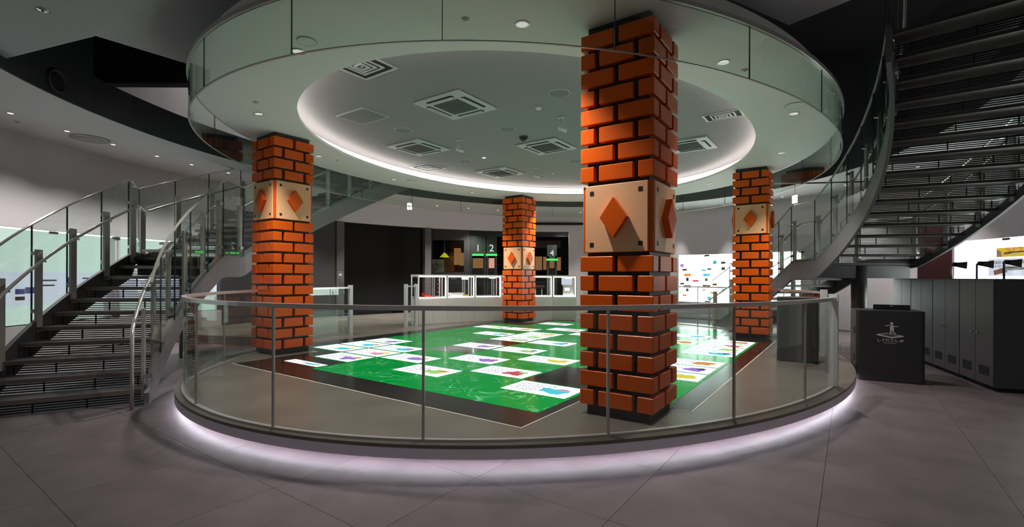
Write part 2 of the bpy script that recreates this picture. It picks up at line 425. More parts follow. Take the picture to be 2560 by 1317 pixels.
# outer oval wall in pieces: (phi0, phi1, z0, z1)
CZ0, CZ1, OPN = 0.42, 2.25, 3.28
def wallmesh(name, segs, m, t=0.18):
    mb = MB()
    for p0, p1, z0, z1 in segs: mb.wall(curve(p0, p1, 2.0, WA, WB), z0, z1, t)
    return struct(name, mb, m)
wallmesh('wall_left', [(-100, -168, CZ1, ZG+0.02), (-100, -118, FL, CZ1), (-118, -168, FL, CZ0)], 'wallwhite')
wallmesh('wall_back_left', [(171.5, 192.2, FL, OPN)], 'pillar')
wallmesh('wall_back', [(192, 118.5, OPN, ZG+0.02), (118.5, 92.5, FL, ZG+0.02), (92.5, 66, CZ1, ZG+0.02), (92.5, 66, FL, CZ0)], 'wallwhite')
wallmesh('wall_right', [(66, 41.5, FL, ZG+0.02), (41.5, 20, CZ1, ZG+0.02), (41.5, 20, FL, CZ0), (20, 10, FL, ZG+0.02)], 'wallwhite')
wallmesh('wall_front', [(10, -100, FL, ZG+0.02)], 'ceilgrey')
mb = MB().wall(curve(170.3, 171.8, 1, WA-0.06, WB-0.06), 0, OPN, 0.3); mb.wall(curve(151.6, 153.0, 1, WA-0.06, WB-0.06), 0, OPN, 0.3)
struct('trim_6', mb, 'boothgrey')
mb = MB().wall(curve(172, 152.4, 2, WA+0.9, WB+0.9), 0, OPN+0.1, 0.1); mb.wall(curve(172, 152.4, 2, WA+0.1, WB+0.1), OPN, OPN+0.1, 0.9)
struct('wall_dark_opening', mb, 'black')

# ================================================================== BRICK COLUMNS
CW, CL = 6.57, 7.585
HB, HC = 0.372, 0.315
PITCH, BH, GAP = 0.188, 0.149, 0.05
ZB = 0.1
LB = (2*HB-GAP)/2; ED = (2*HB-LB-2*GAP)/2
brick_full = fixn(MB().cbox((0, 0, 0), (LB, ED, BH), 0.006).mesh('brick'))
brick_mid = fixn(MB().cbox((0, 0, 0), (LB, 0.09, BH), 0.006).mesh('brick_short'))
BLK = 0.662
def column(uu, vv, above, astart, label):
    t = thing('brick_column', label, 'column', W(uu, vv, 0), TH, 'brick columns on the oval platform')
    lpart('core', MB().box((0, 0, ZS/2), (2*HC, 2*HC, ZS)), 'mortar', t)
    def row(zc, a_on_v):
        # type A faces carry two full bricks reaching the corners, the other faces one brick between
        for sgn in (-1, 1):
            for k in (-1, 1):
                x, y = k*(LB+GAP)/2, sgn*(HB-ED/2)
                link('brick', brick_full, 'brick', t, (x, y, zc) if a_on_v else (y, x, zc), 0 if a_on_v else pi/2)
            y = sgn*(HB-0.045)
            link('brick', brick_mid, 'brick', t, (y, 0, zc) if a_on_v else (0, y, zc), pi/2 if a_on_v else 0)
    below = 16-above
    z = ZB
    for r in range(below):
        row(z+BH/2, (astart + (below-1-r)) % 2 == 0); z += PITCH
    # ornamental block: orange body, cream face plates with dark bolts and a plain raised lozenge
    hb = 0.352
    zb = z-0.002; blk = lpart('panel_block', MB().cbox((0, 0, zb+BLK/2), (2*hb, 2*hb, BLK), 0.008), 'brick', t)
    pw, ph = 2*hb-0.07, BLK-0.006
    for q in range(4):
        ang = q*pi/2; cx, cy = cos(ang)*(hb+0.006), sin(ang)*(hb+0.006)
        fp = lpart('face_plate', MB().cbox((0, 0, 0), (pw, 0.022, ph), 0.004), 'cream', blk, (cx, cy, zb+BLK/2), ang+pi/2)
        mbb = MB()
        for sx in (-1, 1):
            for sz in (-1, 1): mbb.box((sx*(pw/2-0.07), 0, sz*(ph/2-0.075)), (0.042, 0.026, 0.042))
        lpart('bolt_heads', mbb, 'bolt', blk, (cx, cy, zb+BLK/2), ang+pi/2)
        lz = MB()
        def loz(a, b, y0, y1):
            vs = []
            for y in (y0, y1): vs += [(-a, y, 0), (0, y, -b), (a, y, 0), (0, y, b)]
            lz.add(vs, [(3, 2, 1, 0), (4, 5, 6, 7), (0, 1, 5, 4), (1, 2, 6, 5), (2, 3, 7, 6), (3, 0, 4, 7)])
        loz(0.135, 0.19, -0.075, 0.0)
        lpart('raised_lozenge', lz, 'brick', blk, (cx, cy, zb+BLK/2), ang+pi/2)
    z = zb+BLK+0.038
    for r in range(above):
        row(z+BH/2, (astart + (above-1-r)) % 2 == 0); z += PITCH
    return t
column(CW/2, -CL/2, 8, 0, 'tall orange brick column nearest the viewer, just inside the curved glass railing')
column(-CW/2, -CL/2, 4, 1, 'orange brick column beside the grille staircase, cream block high up')
column(-CW/2, CL/2, 8, 0, 'orange brick column in front of the white glowing display counter')
column(CW/2, CL/2, 4, 1, 'orange brick column in front of the white backlit picture wall')

# ================================================================== FLOOR DISPLAY
disp = thing('floor_display', 'large lit green floor screen with picture cards and dark border between the columns', 'floor screen', W(0, 0, 0), TH)
def cross(u0, v0, u1, v1):   # outline of the notched rectangle: front part +-u0,+-v0; main +-u1,+-v1
    return [(-u0, -v0), (u0, -v0), (u0, -v1), (u1, -v1), (u1, v1), (u0, v1), (u0, v0), (-u0, v0), (-u0, v1), (-u1, v1), (-u1, -v1), (-u0, -v1)]
lpart('edge_line', MB().prism(cross(2.715, 4.915, 3.825, 3.465), -0.01, 0.002), 'lineedge', disp)
lpart('border', MB().prism(cross(2.70, 4.90, 3.81, 3.45), -0.01, 0.004), 'border', disp)
CU, CV = 0.978, 0.592
def cell(c, r): return (-3.29+CU*(c+0.5)-0.13*0, -3.83+CV*(r+0.5))
cellme = fixn(MB().box((0, 0, 0.0055), (CU, CV, 0.003)).mesh('screen_tile'))
cellme.materials.append(MATS['screen'])
celloff = cellme.copy(); celloff.materials.clear(); celloff.materials.append(MATS['screenoff'])
dark = {(1, -1), (2, 3), (2, 5), (5, 1), (5, 2), (3, 6)}
for c in range(7):
    for r in range(-1, 14):
        if (c in (0, 6)) and not (1 <= r <= 10): continue
        u, v = cell(c, r)
        link('screen_tile', celloff if (c, r) in dark else cellme, None, disp, (u, v, 0))
cards = [(0, 1, 'cyan'), (0, 2, 'cyan'), (0, 3, 'violet'), (1, 0, 'violet'), (1, 1, 'pink'), (1, 2, 'cyan'), (2, 1, 'violet'), (3, 0, 'lime'), (4, 1, 'red'), (3, 2, 'violet'),
         (5, 0, 'cyan'), (4, 3, 'yellow'), (3, 4, 'lime'), (2, 4, 'violet'), (2, 6, 'lime'), (1, 7, 'cyan'), (0, 9, 'yellow'), (1, 9, 'orange'), (2, 7, 'lime'), (2, 8, 'yellow'),
         (1, 12, 'pink'), (2, 10, 'pink'), (3, 6, 'cyan'), (5, 11, 'cyan'), (5, 9, 'orange'), (6, 9, 'red'), (6, 10, 'orange'), (6, 7, 'cyan'), (6, 8, 'lime'), (6, 5, 'orange'), (6, 4, 'violet'), (6, 3, 'yellow'),
         (1, -1, 'cyan'), (3, 12, 'violet'), (4, 11, 'lime'), (3, 9, 'red'), (4, 8, 'cyan')]
cardme = fixn(MB().box((0, 0, 0.0078), (CU-0.09, CV-0.07, 0.002)).mesh('picture_card')); cardme.materials.append(MATS['card'])
cardsl = fixn(MB().box((0, -0.11, 0.0078), (CU-0.09, 0.19, 0.002)).mesh('picture_card')); cardsl.materials.append(MATS['card'])
for c, r, colr in cards:
    u, v = cell(c, r); sl = (c, r) == (1, -1)
    cd = link('picture_card', cardsl if sl else cardme, None, disp, (u, v, 0))
    mt = MB(); rows = 1 if sl else 5
    for k in range(rows):
        x = -0.36; y = (-0.10 if sl else 0.16-0.075*k)
        while x < (-0.05 if k else 0.10):
            l = random.uniform(0.010, 0.022)
            for g in range(2):
                mt.box((x+random.uniform(-.005, .005), y+random.uniform(-0.014, 0.014), 0.0093), (l, random.uniform(0.008, 0.013), 0.0014), random.uniform(-1, 1))
            x += 0.028
    lpart('lettering', mt, 'ink', cd)
    def blob(cx, cy, rx, ry, m, nm):
        n = 14; pts = []
        for k in range(n):
            q = random.uniform(0.55, 1.1); pts.append((cx+rx*q*cos(2*pi*k/n), cy+ry*q*sin(2*pi*k/n)))
        zz = {'drawing': 0.0093, 'drawing_detail': 0.0096}.get(nm, 0.0099); lpart(nm, MB().prism(pts, 0.0088, zz), m, cd)
    sy = -0.11 if sl else 0.0; f = 0.35 if sl else 1
    blob(0.17, sy-0.03*f, 0.21, 0.15*f, 'ink_'+colr, 'drawing')
    second = random.choice(['pink', 'lime', 'orange', 'yellow', 'navy', 'red'])
    blob(0.27, sy+0.07*f, 0.10, 0.07*f, 'ink_'+second, 'drawing_detail')
    blob(-0.01, sy+0.04*f, 0.035, 0.012, 'ink_navy', 'pen_mark')

# ================================================================== PLATFORM GLASS RAILING
def kfront(ph):
    return 1.01 if ph > -110 else 1.01-0.10*(-110-ph)/54.0
def railing(name, label, joints, k, a=GA, b=GB, h=1.10, ends=(True, True), cat='railing'):
    cv = curve(joints[0], joints[-1], 2.0, a, b, 0, 1, k)
    mid = cv[len(cv)//2]
    t = thing(name, label, cat, (mid[0], mid[1], 0))
    for i in range(len(joints)-1):
        part('glass_pane', MB().wall(curve(joints[i], joints[i+1], 2.0, a, b, 0, 1, k), 0.004, h-0.02, 0.012), 'glass', t)
    for j in joints[1:-1]:
        x, y, nx, ny, _ = curve(j, j+0.01, 2, a, b, 0, 1, k)[0]
        part('post', MB().box((x+nx*0.006, y+ny*0.006, h/2), (0.022, 0.018, h-0.02), atan2(ny, nx)+pi/2), 'steel', t)
    mbx = MB().wall(cv, h-0.02, h+0.02, 0.05, -0.02)
    part('handrail', mbx, 'rail', t)
    part('floor_channel', MB().wall(cv, 0.0, 0.018, 0.04, -0.014), 'steel', t)
    for e, j in zip(ends, (joints[0], joints[-1])):
        if e:
            x, y, nx, ny, _ = curve(j, j+0.01, 2, a, b, 0, 1, k)[0]
            part('end_post', MB().box((x, y, (h+0.06)/2), (0.10, 0.06, h+0.06), atan2(ny, nx)), 'whitepaint', t)
    return t
railing('glass_railing', 'long curved frameless glass railing along the front rim of the oval platform',
        [-11.1, -21, -33.5, -47.3, -63.7, -79.6, -95.5, -111, -126, -139, -151.5, -164.1], kfront)
railing('glass_railing', 'short glass railing panel between two white posts beside the display counter', [176.0, 172.6], lambda p: 0.935)
railing('glass_railing', 'curved glass railing along the far rim in front of the picture wall', [113.5, 98, 84, 70, 56, 42, 28, 14], lambda p: 0.92+0.06*(113.5-p)/100, ends=(False, True))

# ================================================================== HANGING GLASS SCREEN UNDER THE RING
t = thing('hanging_glass_screen', 'frameless glass smoke screen hanging all around the edge of the white ring ceiling', 'glass screen', W(0, 0, 3.33))
js = [-77.9+15.6*i for i in range(23)]; js.append(js[0]+360)
for i in range(23):
    part('glass_pane', MB().wall(curve(js[i]+0.03, js[i+1]-0.03, 2.0, GA+0.02, GB+0.02), 3.335, ZS+0.005, 0.01), 'screenglass', t)
part('bottom_edge_profile', annulus(MB(), GA+0.016, GB+0.016, GA+0.034, GB+0.034, 3.327, 3.336), 'steel', t)
part('top_rail', annulus(MB(), GA+0.0, GB+0.0, GA+0.05, GB+0.05, ZS+0.005, ZS+0.05), 'steel', t)
for j in js[:-1]:
    x, y, nx, ny, _ = curve(j, j+0.01, 2, GA+0.02, GB+0.02)[0]
    part('pane_joint', MB().box((x+nx*0.005, y+ny*0.005, 3.595), (0.012, 0.006, 0.52), atan2(ny, nx)), 'glassedge', t)

# ================================================================== STAIRCASES (same design, turned half round)
LP0, LP1, UP0 = 69.0, 42.0, 36.0
RISE = 0.173; ZL = FL+11*RISE
def zn(ph):
    if ph >= LP1: return FL + RISE*((LP0-ph)/2.7+1)
    if ph >= UP0: return ZL
    return ZL + RISE*((UP0-ph)/3.1)
def wd(ph): return 1.6 if ph >= LP1 else (2.1 if ph <= UP0 else 1.6+0.5*(LP1-ph)/(LP1-UP0))
def ka(ph): return 5.45 if ph > LP1 else (5.58 if ph < UP0 else 5.45+0.13*(LP1-ph)/6)
def scv(p0, p1, off, sign, step=1.5):
    n = max(1, int(math.ceil(abs(p1-p0)/step))); out = []
    for i in range(n+1):
        ph = p0+(p1-p0)*i/n; o = off(ph) if callable(off) else off
        (u, v), (nu, nv) = ep(ph, ka(ph), 6.68, o, sign); x, y, _ = W(u, v); q = W(nu, nv)
        out.append((x, y, q[0]-C0[0], q[1]-C0[1], ph))
    return out
def staircase(sign, label):
    (u, v), _ = ep(60, 5.45, 6.68, 0.8, sign)
    t = thing('staircase', label, 'staircase', W(u, v, FL))
    PEND = UP0-15*3.1
    # treads
    def tread(p0, p1, z):
        tr = part('tread', MB().wall(scv(p0+0.25, p1-0.1, 0.05, sign, 2), z-0.045, z-0.001, lambda p: wd(p)-0.1), 'treadmat', t)
        part('nosing', MB().wall(scv(p0+0.32, p0+0.2, 0.05, sign, 2), z-0.05, z+0.002, lambda p: wd(p)-0.1), 'nosing', tr)
    def grille(p, z0, z1):
        a = scv(p, p+0.01, 0.06, sign)[0]; b = scv(p, p+0.01, wd(p)-0.06, sign)[0]; g = MB()
        for k in range(4):
            z = z0+(z1-z0)*(k+0.6)/4.4; g.seg((a[0], a[1], z), (b[0], b[1], z), 0.012, 0.015)
        for k in (0.07, 0.36, 0.68, 0.95):
            x, y = a[0]+(b[0]-a[0])*k, a[1]+(b[1]-a[1])*k; g.box((x, y, (z0+z1)/2), (0.014, 0.014, z1-z0), atan2(b[1]-a[1], b[0]-a[0]))
        part('riser_grille', g, 'blackbar', t)
    for k in range(1, 11):
        p = LP0-2.7*(k-1); tread(p, p-2.7, FL+RISE*k); grille(p-0.25, FL+RISE*(k-1), FL+RISE*k-0.05)
    grille(LP1-0.25, ZL-RISE, ZL-0.05)
    part('landing', MB().wall(scv(LP1+0.3, UP0-0.1, 0.05, sign), ZL-0.06, ZL-0.001, lambda p: wd(p)-0.1), 'treadmat', t)
    for i in range(1, 16):
        p = UP0-3.1*(i-1); tread(p, p-3.1, ZL+RISE*i); grille(p-0.25, ZL+RISE*(i-1), ZL+RISE*i-0.05)
    # stringers
    lo = lambda p: max(FL+0.0, zn(p)-0.34) if p >= LP1 else zn(p)-0.36
    hi = lambda p: zn(p)+0.09
    rng = (LP0+1.8, PEND)
    part('stringer', MB().wall(scv(rng[0], rng[1], 0, sign), lo, hi, 0.05, -0.02), 'stringer', t)
    lo2 = lambda p: lo(p) if p >= LP1 else zn(p)-0.13
    part('outer_stringer', MB().wall(scv(rng[0], rng[1], wd, sign), lo2, lambda p: hi(p) if p >= UP0 else zn(p)+0.04, 0.05, -0.05), 'darksteel', t)
    part('crossbeam', MB().wall(scv(LP1-0.5, LP1-1.2, 0.06, sign), ZL-0.34, ZL-0.07, lambda p: wd(p)-0.14), 'darksteel', t)
    part('crossbeam', MB().wall(scv(UP0+1.0, UP0+0.3, 0.06, sign), ZL-0.34, ZL-0.07, lambda p: wd(p)-0.14), 'darksteel', t)
    x, y, _, _, _ = scv(37.0, 36.9, 1.0, sign)[0]
    part('support_column', MB().cyl((x, y), 0.15, FL, ZL-0.07, 24), 'darksteel', t)
    # guards on both sides
    def nseg(): 
        j = [LP0+1.0]; 
        for q in (64, 58, 52.5, 47, LP1+0.5, UP0, 30, 24, 18, 12, 6, 0, -6, PEND+0.5): j.append(q)
        return j
    J = nseg()
    for side in (0, 1):
        off = (lambda p: -0.035) if side == 0 else (lambda p: wd(p)+0.02)
        inn = (lambda p: 0.05) if side == 0 else (lambda p: wd(p)-0.05)
        hr = (lambda p: 0.13) if side == 0 else (lambda p: wd(p)-0.13)
        gtop = lambda p: zn(p)+1.36
        for i in range(len(J)-1):
            part('glass_pane', MB().wall(scv(J[i]-0.12, J[i+1]+0.12, off, sign), lambda p: zn(p)+0.03, gtop, 0.012), 'glass', t)
        part('top_rail', MB().wall(scv(J[0], J[-1], off, sign), gtop, lambda p: gtop(p)+0.018, 0.03, -0.009), 'rail', t)
        path = [(x, y, zn(p)+0.92) for x, y, _, _, p in scv(J[0]+0.6, J[-1], hr, sign, 1.0)]
        x0, y0, _, _, p0 = scv(J[0]+2.2, J[0]+2.1, hr, sign)[0]
        zc = zn(J[0])+0.88
        path = [(x0, y0, FL), (x0, y0, zc-0.15), (x0+(path[0][0]-x0)*0.25, y0+(path[0][1]-y0)*0.25, zc-0.06)] + path
        part('handrail', MB().tube(path, 0.021, 10), 'rail', t)
        for i, q in enumerate(J[:-1]):
            qq = q if i else q-0.4
            x, y, nx, ny, _ = scv(qq, qq+0.01, inn, sign)[0]; z = zn(qq)
            po = part('post', MB().box((x, y, z+0.475), (0.03, 0.12, 1.11), atan2(ny, nx)), 'steel', t)
            gx, gy, _, _, _ = scv(qq, qq+0.01, off, sign)[0]
            if i: part('glass_joint', MB().box((gx+nx*0.006, gy+ny*0.006, z+0.70), (0.016, 0.014, 1.32), atan2(ny, nx)), 'glassedge', t)
            part('glass_clamp', MB().seg((x, y, z+0.98), (gx, gy, z+0.98), 0.06, 0.05), 'chrome', po); part('glass_clamp', MB().seg((x, y, z+0.2), (gx, gy, z+0.2), 0.05, 0.05), 'chrome', po)
            hx, hy, _, _, _ = scv(qq, qq+0.01, hr, sign)[0]
            part('rail_bracket', MB().seg((x, y, z+0.87), (hx, hy, z+0.87), 0.02, 0.02), 'chrome', po)
    return t
staircase(-1, 'dark steel staircase with open grille risers and glass sides rising beside the oval platform')
staircase(1, 'dark steel staircase seen from below, curving up overhead past the dark reception kiosk')

# ================================================================== DISPLAY COUNTER BAYS
def kcount(ph): return 0.875+0.08*(ph-115)/55.0
cb = [171.2-9.3*i for i in range(7)]
cdesc = ['first bay of the white display counter, next to the short glass gate', 'second bay of the white display counter, white box exhibit inside', 'third bay of the white display counter, left of the brick column',
         'fourth bay of the white display counter, mostly hidden by the brick column', 'fifth bay of the white display counter, just right of the brick column', 'last bay of the white display counter, holding a sloped white exhibit']
for i in range(6):
    a = curve(cb[i], cb[i]-0.01, 2, GA, GB, 0, 1, kcount)[0]; b = curve(cb[i+1], cb[i+1]-0.01, 2, GA, GB, 0, 1, kcount)[0]
    ax, ay, bx, by = a[0], a[1], b[0], b[1]; L = hypot(bx-ax, by-ay); rz = atan2(by-ay, bx-ax)
    t = thing('display_case', cdesc[i], 'display case', ((ax+bx)/2, (ay+by)/2, 0), rz, 'white display counter bays')
    D = 0.42
    lpart('base', MB().box((0, D/2, 0.375), (L, D, 0.75)), 'counterwhite', t)
    lpart('door', MB().cbox((-L/4, -0.004, 0.37), (L/2-0.006, 0.012, 0.72), 0.002), 'counterwhite', t)
    lpart('door', MB().cbox((L/4, -0.004, 0.37), (L/2-0.006, 0.012, 0.72), 0.002), 'counterwhite', t)
    lpart('top', MB().box((0, D/2, 1.40), (L, D+0.03, 0.04)), 'counterwhite', t)
    for s_ in (-1, 1):
        for y in (0.012, D-0.012): lpart('frame_post', MB().box((s_*(L/2-0.014), y, 1.065), (0.028, 0.024, 0.63)), 'whitepaint', t)
        lpart('light_strip', MB().box((s_*(L/2-0.036), 0.036, 1.065), (0.016, 0.02, 0.60)), 'striplight', t)
    lpart('light_strip', MB().box((0, 0.036, 1.365), (L-0.06, 0.02, 0.03)), 'striplight', t); lpart('light_strip', MB().box((0, 0.036, 0.765), (L-0.06, 0.02, 0.025)), 'striplight', t)
    lpart('glass_pane', MB().box((0, 0.012, 1.065), (L-0.06, 0.008, 0.61)), 'clearglass', t)
    lpart('glass_pane', MB().box((0, D-0.012, 1.065), (L-0.06, 0.008, 0.61)), 'clearglass', t)
    if i in (1, 5):
        ex = MB()
        if i == 1: ex.cbox((-0.08, 0.2, 0.835), (0.45, 0.2, 0.11), 0.01)
        else: ex.add([(-0.05, .1, .78), (.3, .1, .78), (.3, .34, .78), (-.05, .34, .78), (-0.05, .1, 1.12), (.2, .1, 1.12), (.2, .34, 1.12), (-.05, .34, 1.12)],
                     [(3, 2, 1, 0), (4, 5, 6, 7), (0, 1, 5, 4), (1, 2, 6, 5), (2, 3, 7, 6), (3, 0, 4, 7)])
        e_ = lpart('exhibit', ex, 'counterwhite', t)
        if i == 1: lpart('exhibit_plate', MB().cbox((0.2, 0.15, 0.80), (0.22, 0.12, 0.05), 0.01), 'yellowbox', t)
        else: lpart('exhibit_screen', MB().cbox((0.08, 0.095, 0.98), (0.16, 0.01, 0.10), 0.003), 'signwhite', t)
    if i == 0: lpart('exhibit', MB().add([(-.2, .1, .78), (.1, .1, .78), (.1, .3, .78), (-.2, .3, .78), (-.2, .1, .9), (-.2, .3, .9)], [(3, 2, 1, 0), (0, 1, 4), (3, 5, 2), (1, 2, 5, 4), (0, 4, 5, 3)]), 'redmark', t)
    if i in (1, 2, 5): lpart('notice_card', MB().box((0.12, 0.0, 1.36 if i != 1 else 1.33), (0.22, 0.006, 0.1)), 'signwhite', t)

# ================================================================== BACK ROOM BOOTHS (behind the counter)
YB = 21.0
def xz(px, py, Y=YB): p = at_y(px, py, Y); return p[0], p[2]
def rectbox(mb, x0, y0, x1, y1, Y, d=0.1):
    a, c = xz(x0, y0, Y); b, e = xz(x1, y1, Y)
    return mb.box(((a+b)/2, Y+d/2, (c+e)/2), (abs(b-a), d, abs(c-e)))
struct('wall_back_room', rectbox(MB(), 980, 540, 1470, 810, 24.5, 0.2), 'black')
struct('ceiling_back_room', MB().box((1.0, 22.5, 3.6), (11, 5, 0.1)), 'black')
struct('trim_7', rectbox(MB(), 1175, 560, 1440, 592, YB+0.02, 0.1), 'pillar')
t = thing('booth_front', 'dark grey booth front with a wide window left of number 1', 'booth', (xz(1150, 700)[0], YB, 0))
mb = MB()
for nm_, r_ in (('side_panel', (1064, 560, 1079, 790)), ('lintel', (1079, 560, 1175, 600)), ('side_panel', (1160, 600, 1175, 680)), ('sill_panel', (1079, 680, 1175, 790))): part(nm_, rectbox(MB(), *r_, YB, 0.12), 'boothgrey', t)
part('window_pane', rectbox(MB(), 1079, 600, 1160, 680, YB+0.05, 0.01), 'clearglass', t)
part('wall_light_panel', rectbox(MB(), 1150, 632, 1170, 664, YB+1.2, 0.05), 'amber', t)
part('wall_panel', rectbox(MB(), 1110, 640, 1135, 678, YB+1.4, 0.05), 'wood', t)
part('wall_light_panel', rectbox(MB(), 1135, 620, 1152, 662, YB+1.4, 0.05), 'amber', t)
t = thing('clock_board', 'pale green board with a round clock face in the booth window', 'clock', (xz(1095, 680)[0], YB+0.6, xz(1095, 680)[1]))
bd = part('board', rectbox(MB(), 1079, 648, 1110, 680, YB+0.6, 0.05), 'paleboard', t)
cx, cz = xz(1091, 662, YB+0.6)
for k in range(4): part('hour_mark', MB().box((cx+0.14*cos(k*pi/2), YB+0.585, cz+0.19*sin(k*pi/2)), (0.04, 0.02, 0.04)), 'redmark', t)
hd = MB(); hd.box((cx, YB+0.585, cz+0.05), (0.02, 0.02, 0.12)); hd.box((cx+0.04, YB+0.585, cz), (0.1, 0.02, 0.02)); part('clock_hands', hd, 'ink', t)
mc = MB(); n = 20; vs = []
for rr in (0.10, 0.085):
    for yy in (YB+0.575, YB+0.6): vs += [(cx+rr*cos(2*pi*k/n), yy, cz+rr*1.2*sin(2*pi*k/n)) for k in range(n)]
fs = []
for k in range(n):
    q = (k+1) % n; fs += [(k, q, n+q, n+k), (2*n+k, 3*n+k, 3*n+q, 2*n+q), (k, 2*n+k, 2*n+q, q), (n+k, n+q, 3*n+q, 3*n+k)]
part('dial_ring', mc.add(vs, fs), 'whitepaint', t)
lx, lz = xz(1108, 642); t = thing('pendant_lamp', 'yellow cone pendant lamp hanging in the booth window', 'lamp', (lx, YB+0.4, lz))
part('shade', MB().lathe((lx, YB+0.4, lz), [(0.215, 0), (0.20, 0.02), (0.05, 0.19), (0.02, 0.2)], 24), 'yellowshade', t)
part('cord', MB().tube([(lx, YB+0.4, lz+0.2), (lx, YB+0.4, lz+0.75)], 0.008, 6), 'whitepaint', t)
def booth(px, num, w_, label):
    x, z = xz(px, 640); t = thing('numbered_booth', label, 'booth', (x, YB, 0), 0, 'numbered booths behind the counter')
    top = 590 if num != '4' else 612
    part('sign_panel', rectbox(MB(), px-w_, top, px+w_, 640 if num != '4' else 652, YB, 0.1), 'greenpanel', t)
    mb = MB(); rectbox(mb, px-w_, 640, px-w_+4, 790, YB, 0.1); rectbox(mb, px+w_-4, 640, px+w_, 790, YB, 0.1)
    part('door_frame', mb, 'greenpanel', t)
    part('lower_panel', rectbox(MB(), px-w_+4, 670, px+w_-4, 790, YB+0.05, 0.06), 'monitor', t)
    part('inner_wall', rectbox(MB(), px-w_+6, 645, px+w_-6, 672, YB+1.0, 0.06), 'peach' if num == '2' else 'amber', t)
    ty = 637 if num != '4' else 649
    a = xz(px-14, ty); b = xz(px+14, ty)
    part('light_tube', MB().tube([(a[0], YB-0.05, a[1]), (b[0], YB-0.05, b[1])], 0.04, 10), 'greentube', t)
    nx, nz = xz(px, ty-16)
    text('booth_number', num, 0.42 if num != '4' else 0.36, 'number', t, (0, -0.02, nz), (pi/2, 0, 0), bold=True)
booth(1195, '1', 19, 'booth with a white numeral one over a green tube, beside the wide window')
booth(1229, '2', 13, 'booth with a white numeral two over a green tube, left of the brick column')
booth(1380, '4', 12, 'narrow booth with a white numeral four over a green tube, right of the brick column')
t = thing('lit_booth_panel', 'pale lit wall panels between booth 4 and the brick column', 'panel', (xz(1350, 675)[0], YB+1, 0))
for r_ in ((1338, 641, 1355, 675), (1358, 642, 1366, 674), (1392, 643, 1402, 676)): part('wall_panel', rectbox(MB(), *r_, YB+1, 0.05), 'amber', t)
part('ceiling_panel', rectbox(MB(), 1338, 601, 1402, 620, YB+2, 0.05), 'boothgrey', t)
ROOM_FILL = ((-1.8, 20.4), (0.6, 20.5), (2.2, 20.5))  # unseen lamps added above the opening to light the booth fronts
t = thing('notice_board', 'blue and white poster stand behind the last counter bay', 'poster', (xz(1415, 700, 17)[0], 17, 0))
part('poster', rectbox(MB(), 1404, 690, 1430, 712, 17, 0.03), 'caseboard', t)
part('stand', rectbox(MB(), 1415, 712, 1419, 795, 17, 0.03), 'darksteel', t)
t = thing('stool', 'small red-topped stool behind the fifth counter bay', 'stool', (xz(1347, 700, 17)[0], 17, 0))
x = xz(1347, 700, 17)[0]; part('seat', MB().cyl((x, 17), 0.2, 0.98, 1.06), 'maroon', t)
for k in range(4): part('leg', MB().tube([(x+0.15*cos(k*pi/2+.7), 17+0.15*sin(k*pi/2+.7), 0.98), (x+0.19*cos(k*pi/2+.7), 17+0.19*sin(k*pi/2+.7), 0)], 0.014, 6), 'steel', t)

# ================================================================== WALL DISPLAY CASES
def wall_case(p0, p1, label, bays, board=True, back='casegreen'):
    pm = (p0+p1)/2; (u, v), _ = ep(pm, WA, WB)
    t = thing('wall_display_case', label, 'display case', W(u, v, CZ0), 0, 'glowing wall display cases')
    part('back_panel', MB().wall(curve(p0, p1, 2, WA, WB), CZ0, CZ1, 0.03, 0.30), back, t)
    fr = MB().wall(curve(p0, p1, 2, WA, WB), CZ0-0.03, CZ0, 0.32); fr.wall(curve(p0, p1, 2, WA, WB), CZ1, CZ1+0.03, 0.32)
    for e in (p0, p1): fr.wall(curve(e-0.15, e+0.15, 2, WA, WB), CZ0, CZ1, 0.32)
    part('frame', fr, 'whitepaint', t)
    part('light_strip', MB().wall(curve(p0, p1, 2, WA, WB), CZ1-0.03, CZ1-0.005, 0.03, 0.03), 'lamp', t)
    n = bays
    for i in range(n):
        a, b = p0+(p1-p0)*i/n, p0+(p1-p0)*(i+1)/n
        part('glass_pane', MB().wall(curve(a+0.02*(1 if b > a else -1), b, 2, WA, WB), CZ0, CZ1, 0.01, 0.01), 'clearglass', t)
        x, y, nx, ny, _ = curve(b, b+0.01, 2, WA, WB)[0]
        for z in (CZ0+0.04, CZ1-0.04): part('glass_clamp', MB().box((x, y, z), (0.03, 0.16, 0.05), atan2(ny, nx)), 'darksteel', t)
    if board: part('caption_board', MB().wall(curve(p0, p1, 2, WA, WB), 0.78, 1.42, 0.03, 0.22), 'caseboard', t)
    return t
def on_wall(ph, z, off):
    x, y, nx, ny, _ = curve(ph, ph+0.01, 2, WA, WB, off)[0]; return (x, y, z), atan2(ny, nx)-pi/2
t = wall_case(-118, -138, 'backlit wall display case at the far end by the stair foot', 3)
t = wall_case(-138.4, -153, 'backlit greenish wall display case behind the stair glass with small exhibits', 2)
for k, (ph, z, sx, sz, m) in enumerate([(-143.2, 1.05, 0.13, 0.1, 'ink_navy'), (-144.6, 1.07, 0.28, 0.12, 'ink_navy'), (-143.2, 0.92, 0.13, 0.07, 'maroon'), (-148.6, 1.22, 0.12, 0.2, 'ink_navy'), (-141, 1.0, 0.16, 0.1, 'acdark'), (-150.6, 1.06, 0.2, 0.09, 'acdark')]):
    (x, y, z_), rz = on_wall(ph, z, 0.19)
    part('exhibit', MB().box((x, y, z_), (sx, 0.05, sz), rz), m, t)
for ph, z, sx in ((-140.5, 1.3, 0.2), (-140.5, 1.2, 0.25), (-146.2, 1.26, 0.3), (-146.2, 1.16, 0.22), (-150.8, 1.3, 0.3)):
    (x, y, z_), rz = on_wall(ph, z, 0.205)
    part('caption', MB().box((x, y, z_), (sx, 0.02, 0.03), rz), 'acdark', t)
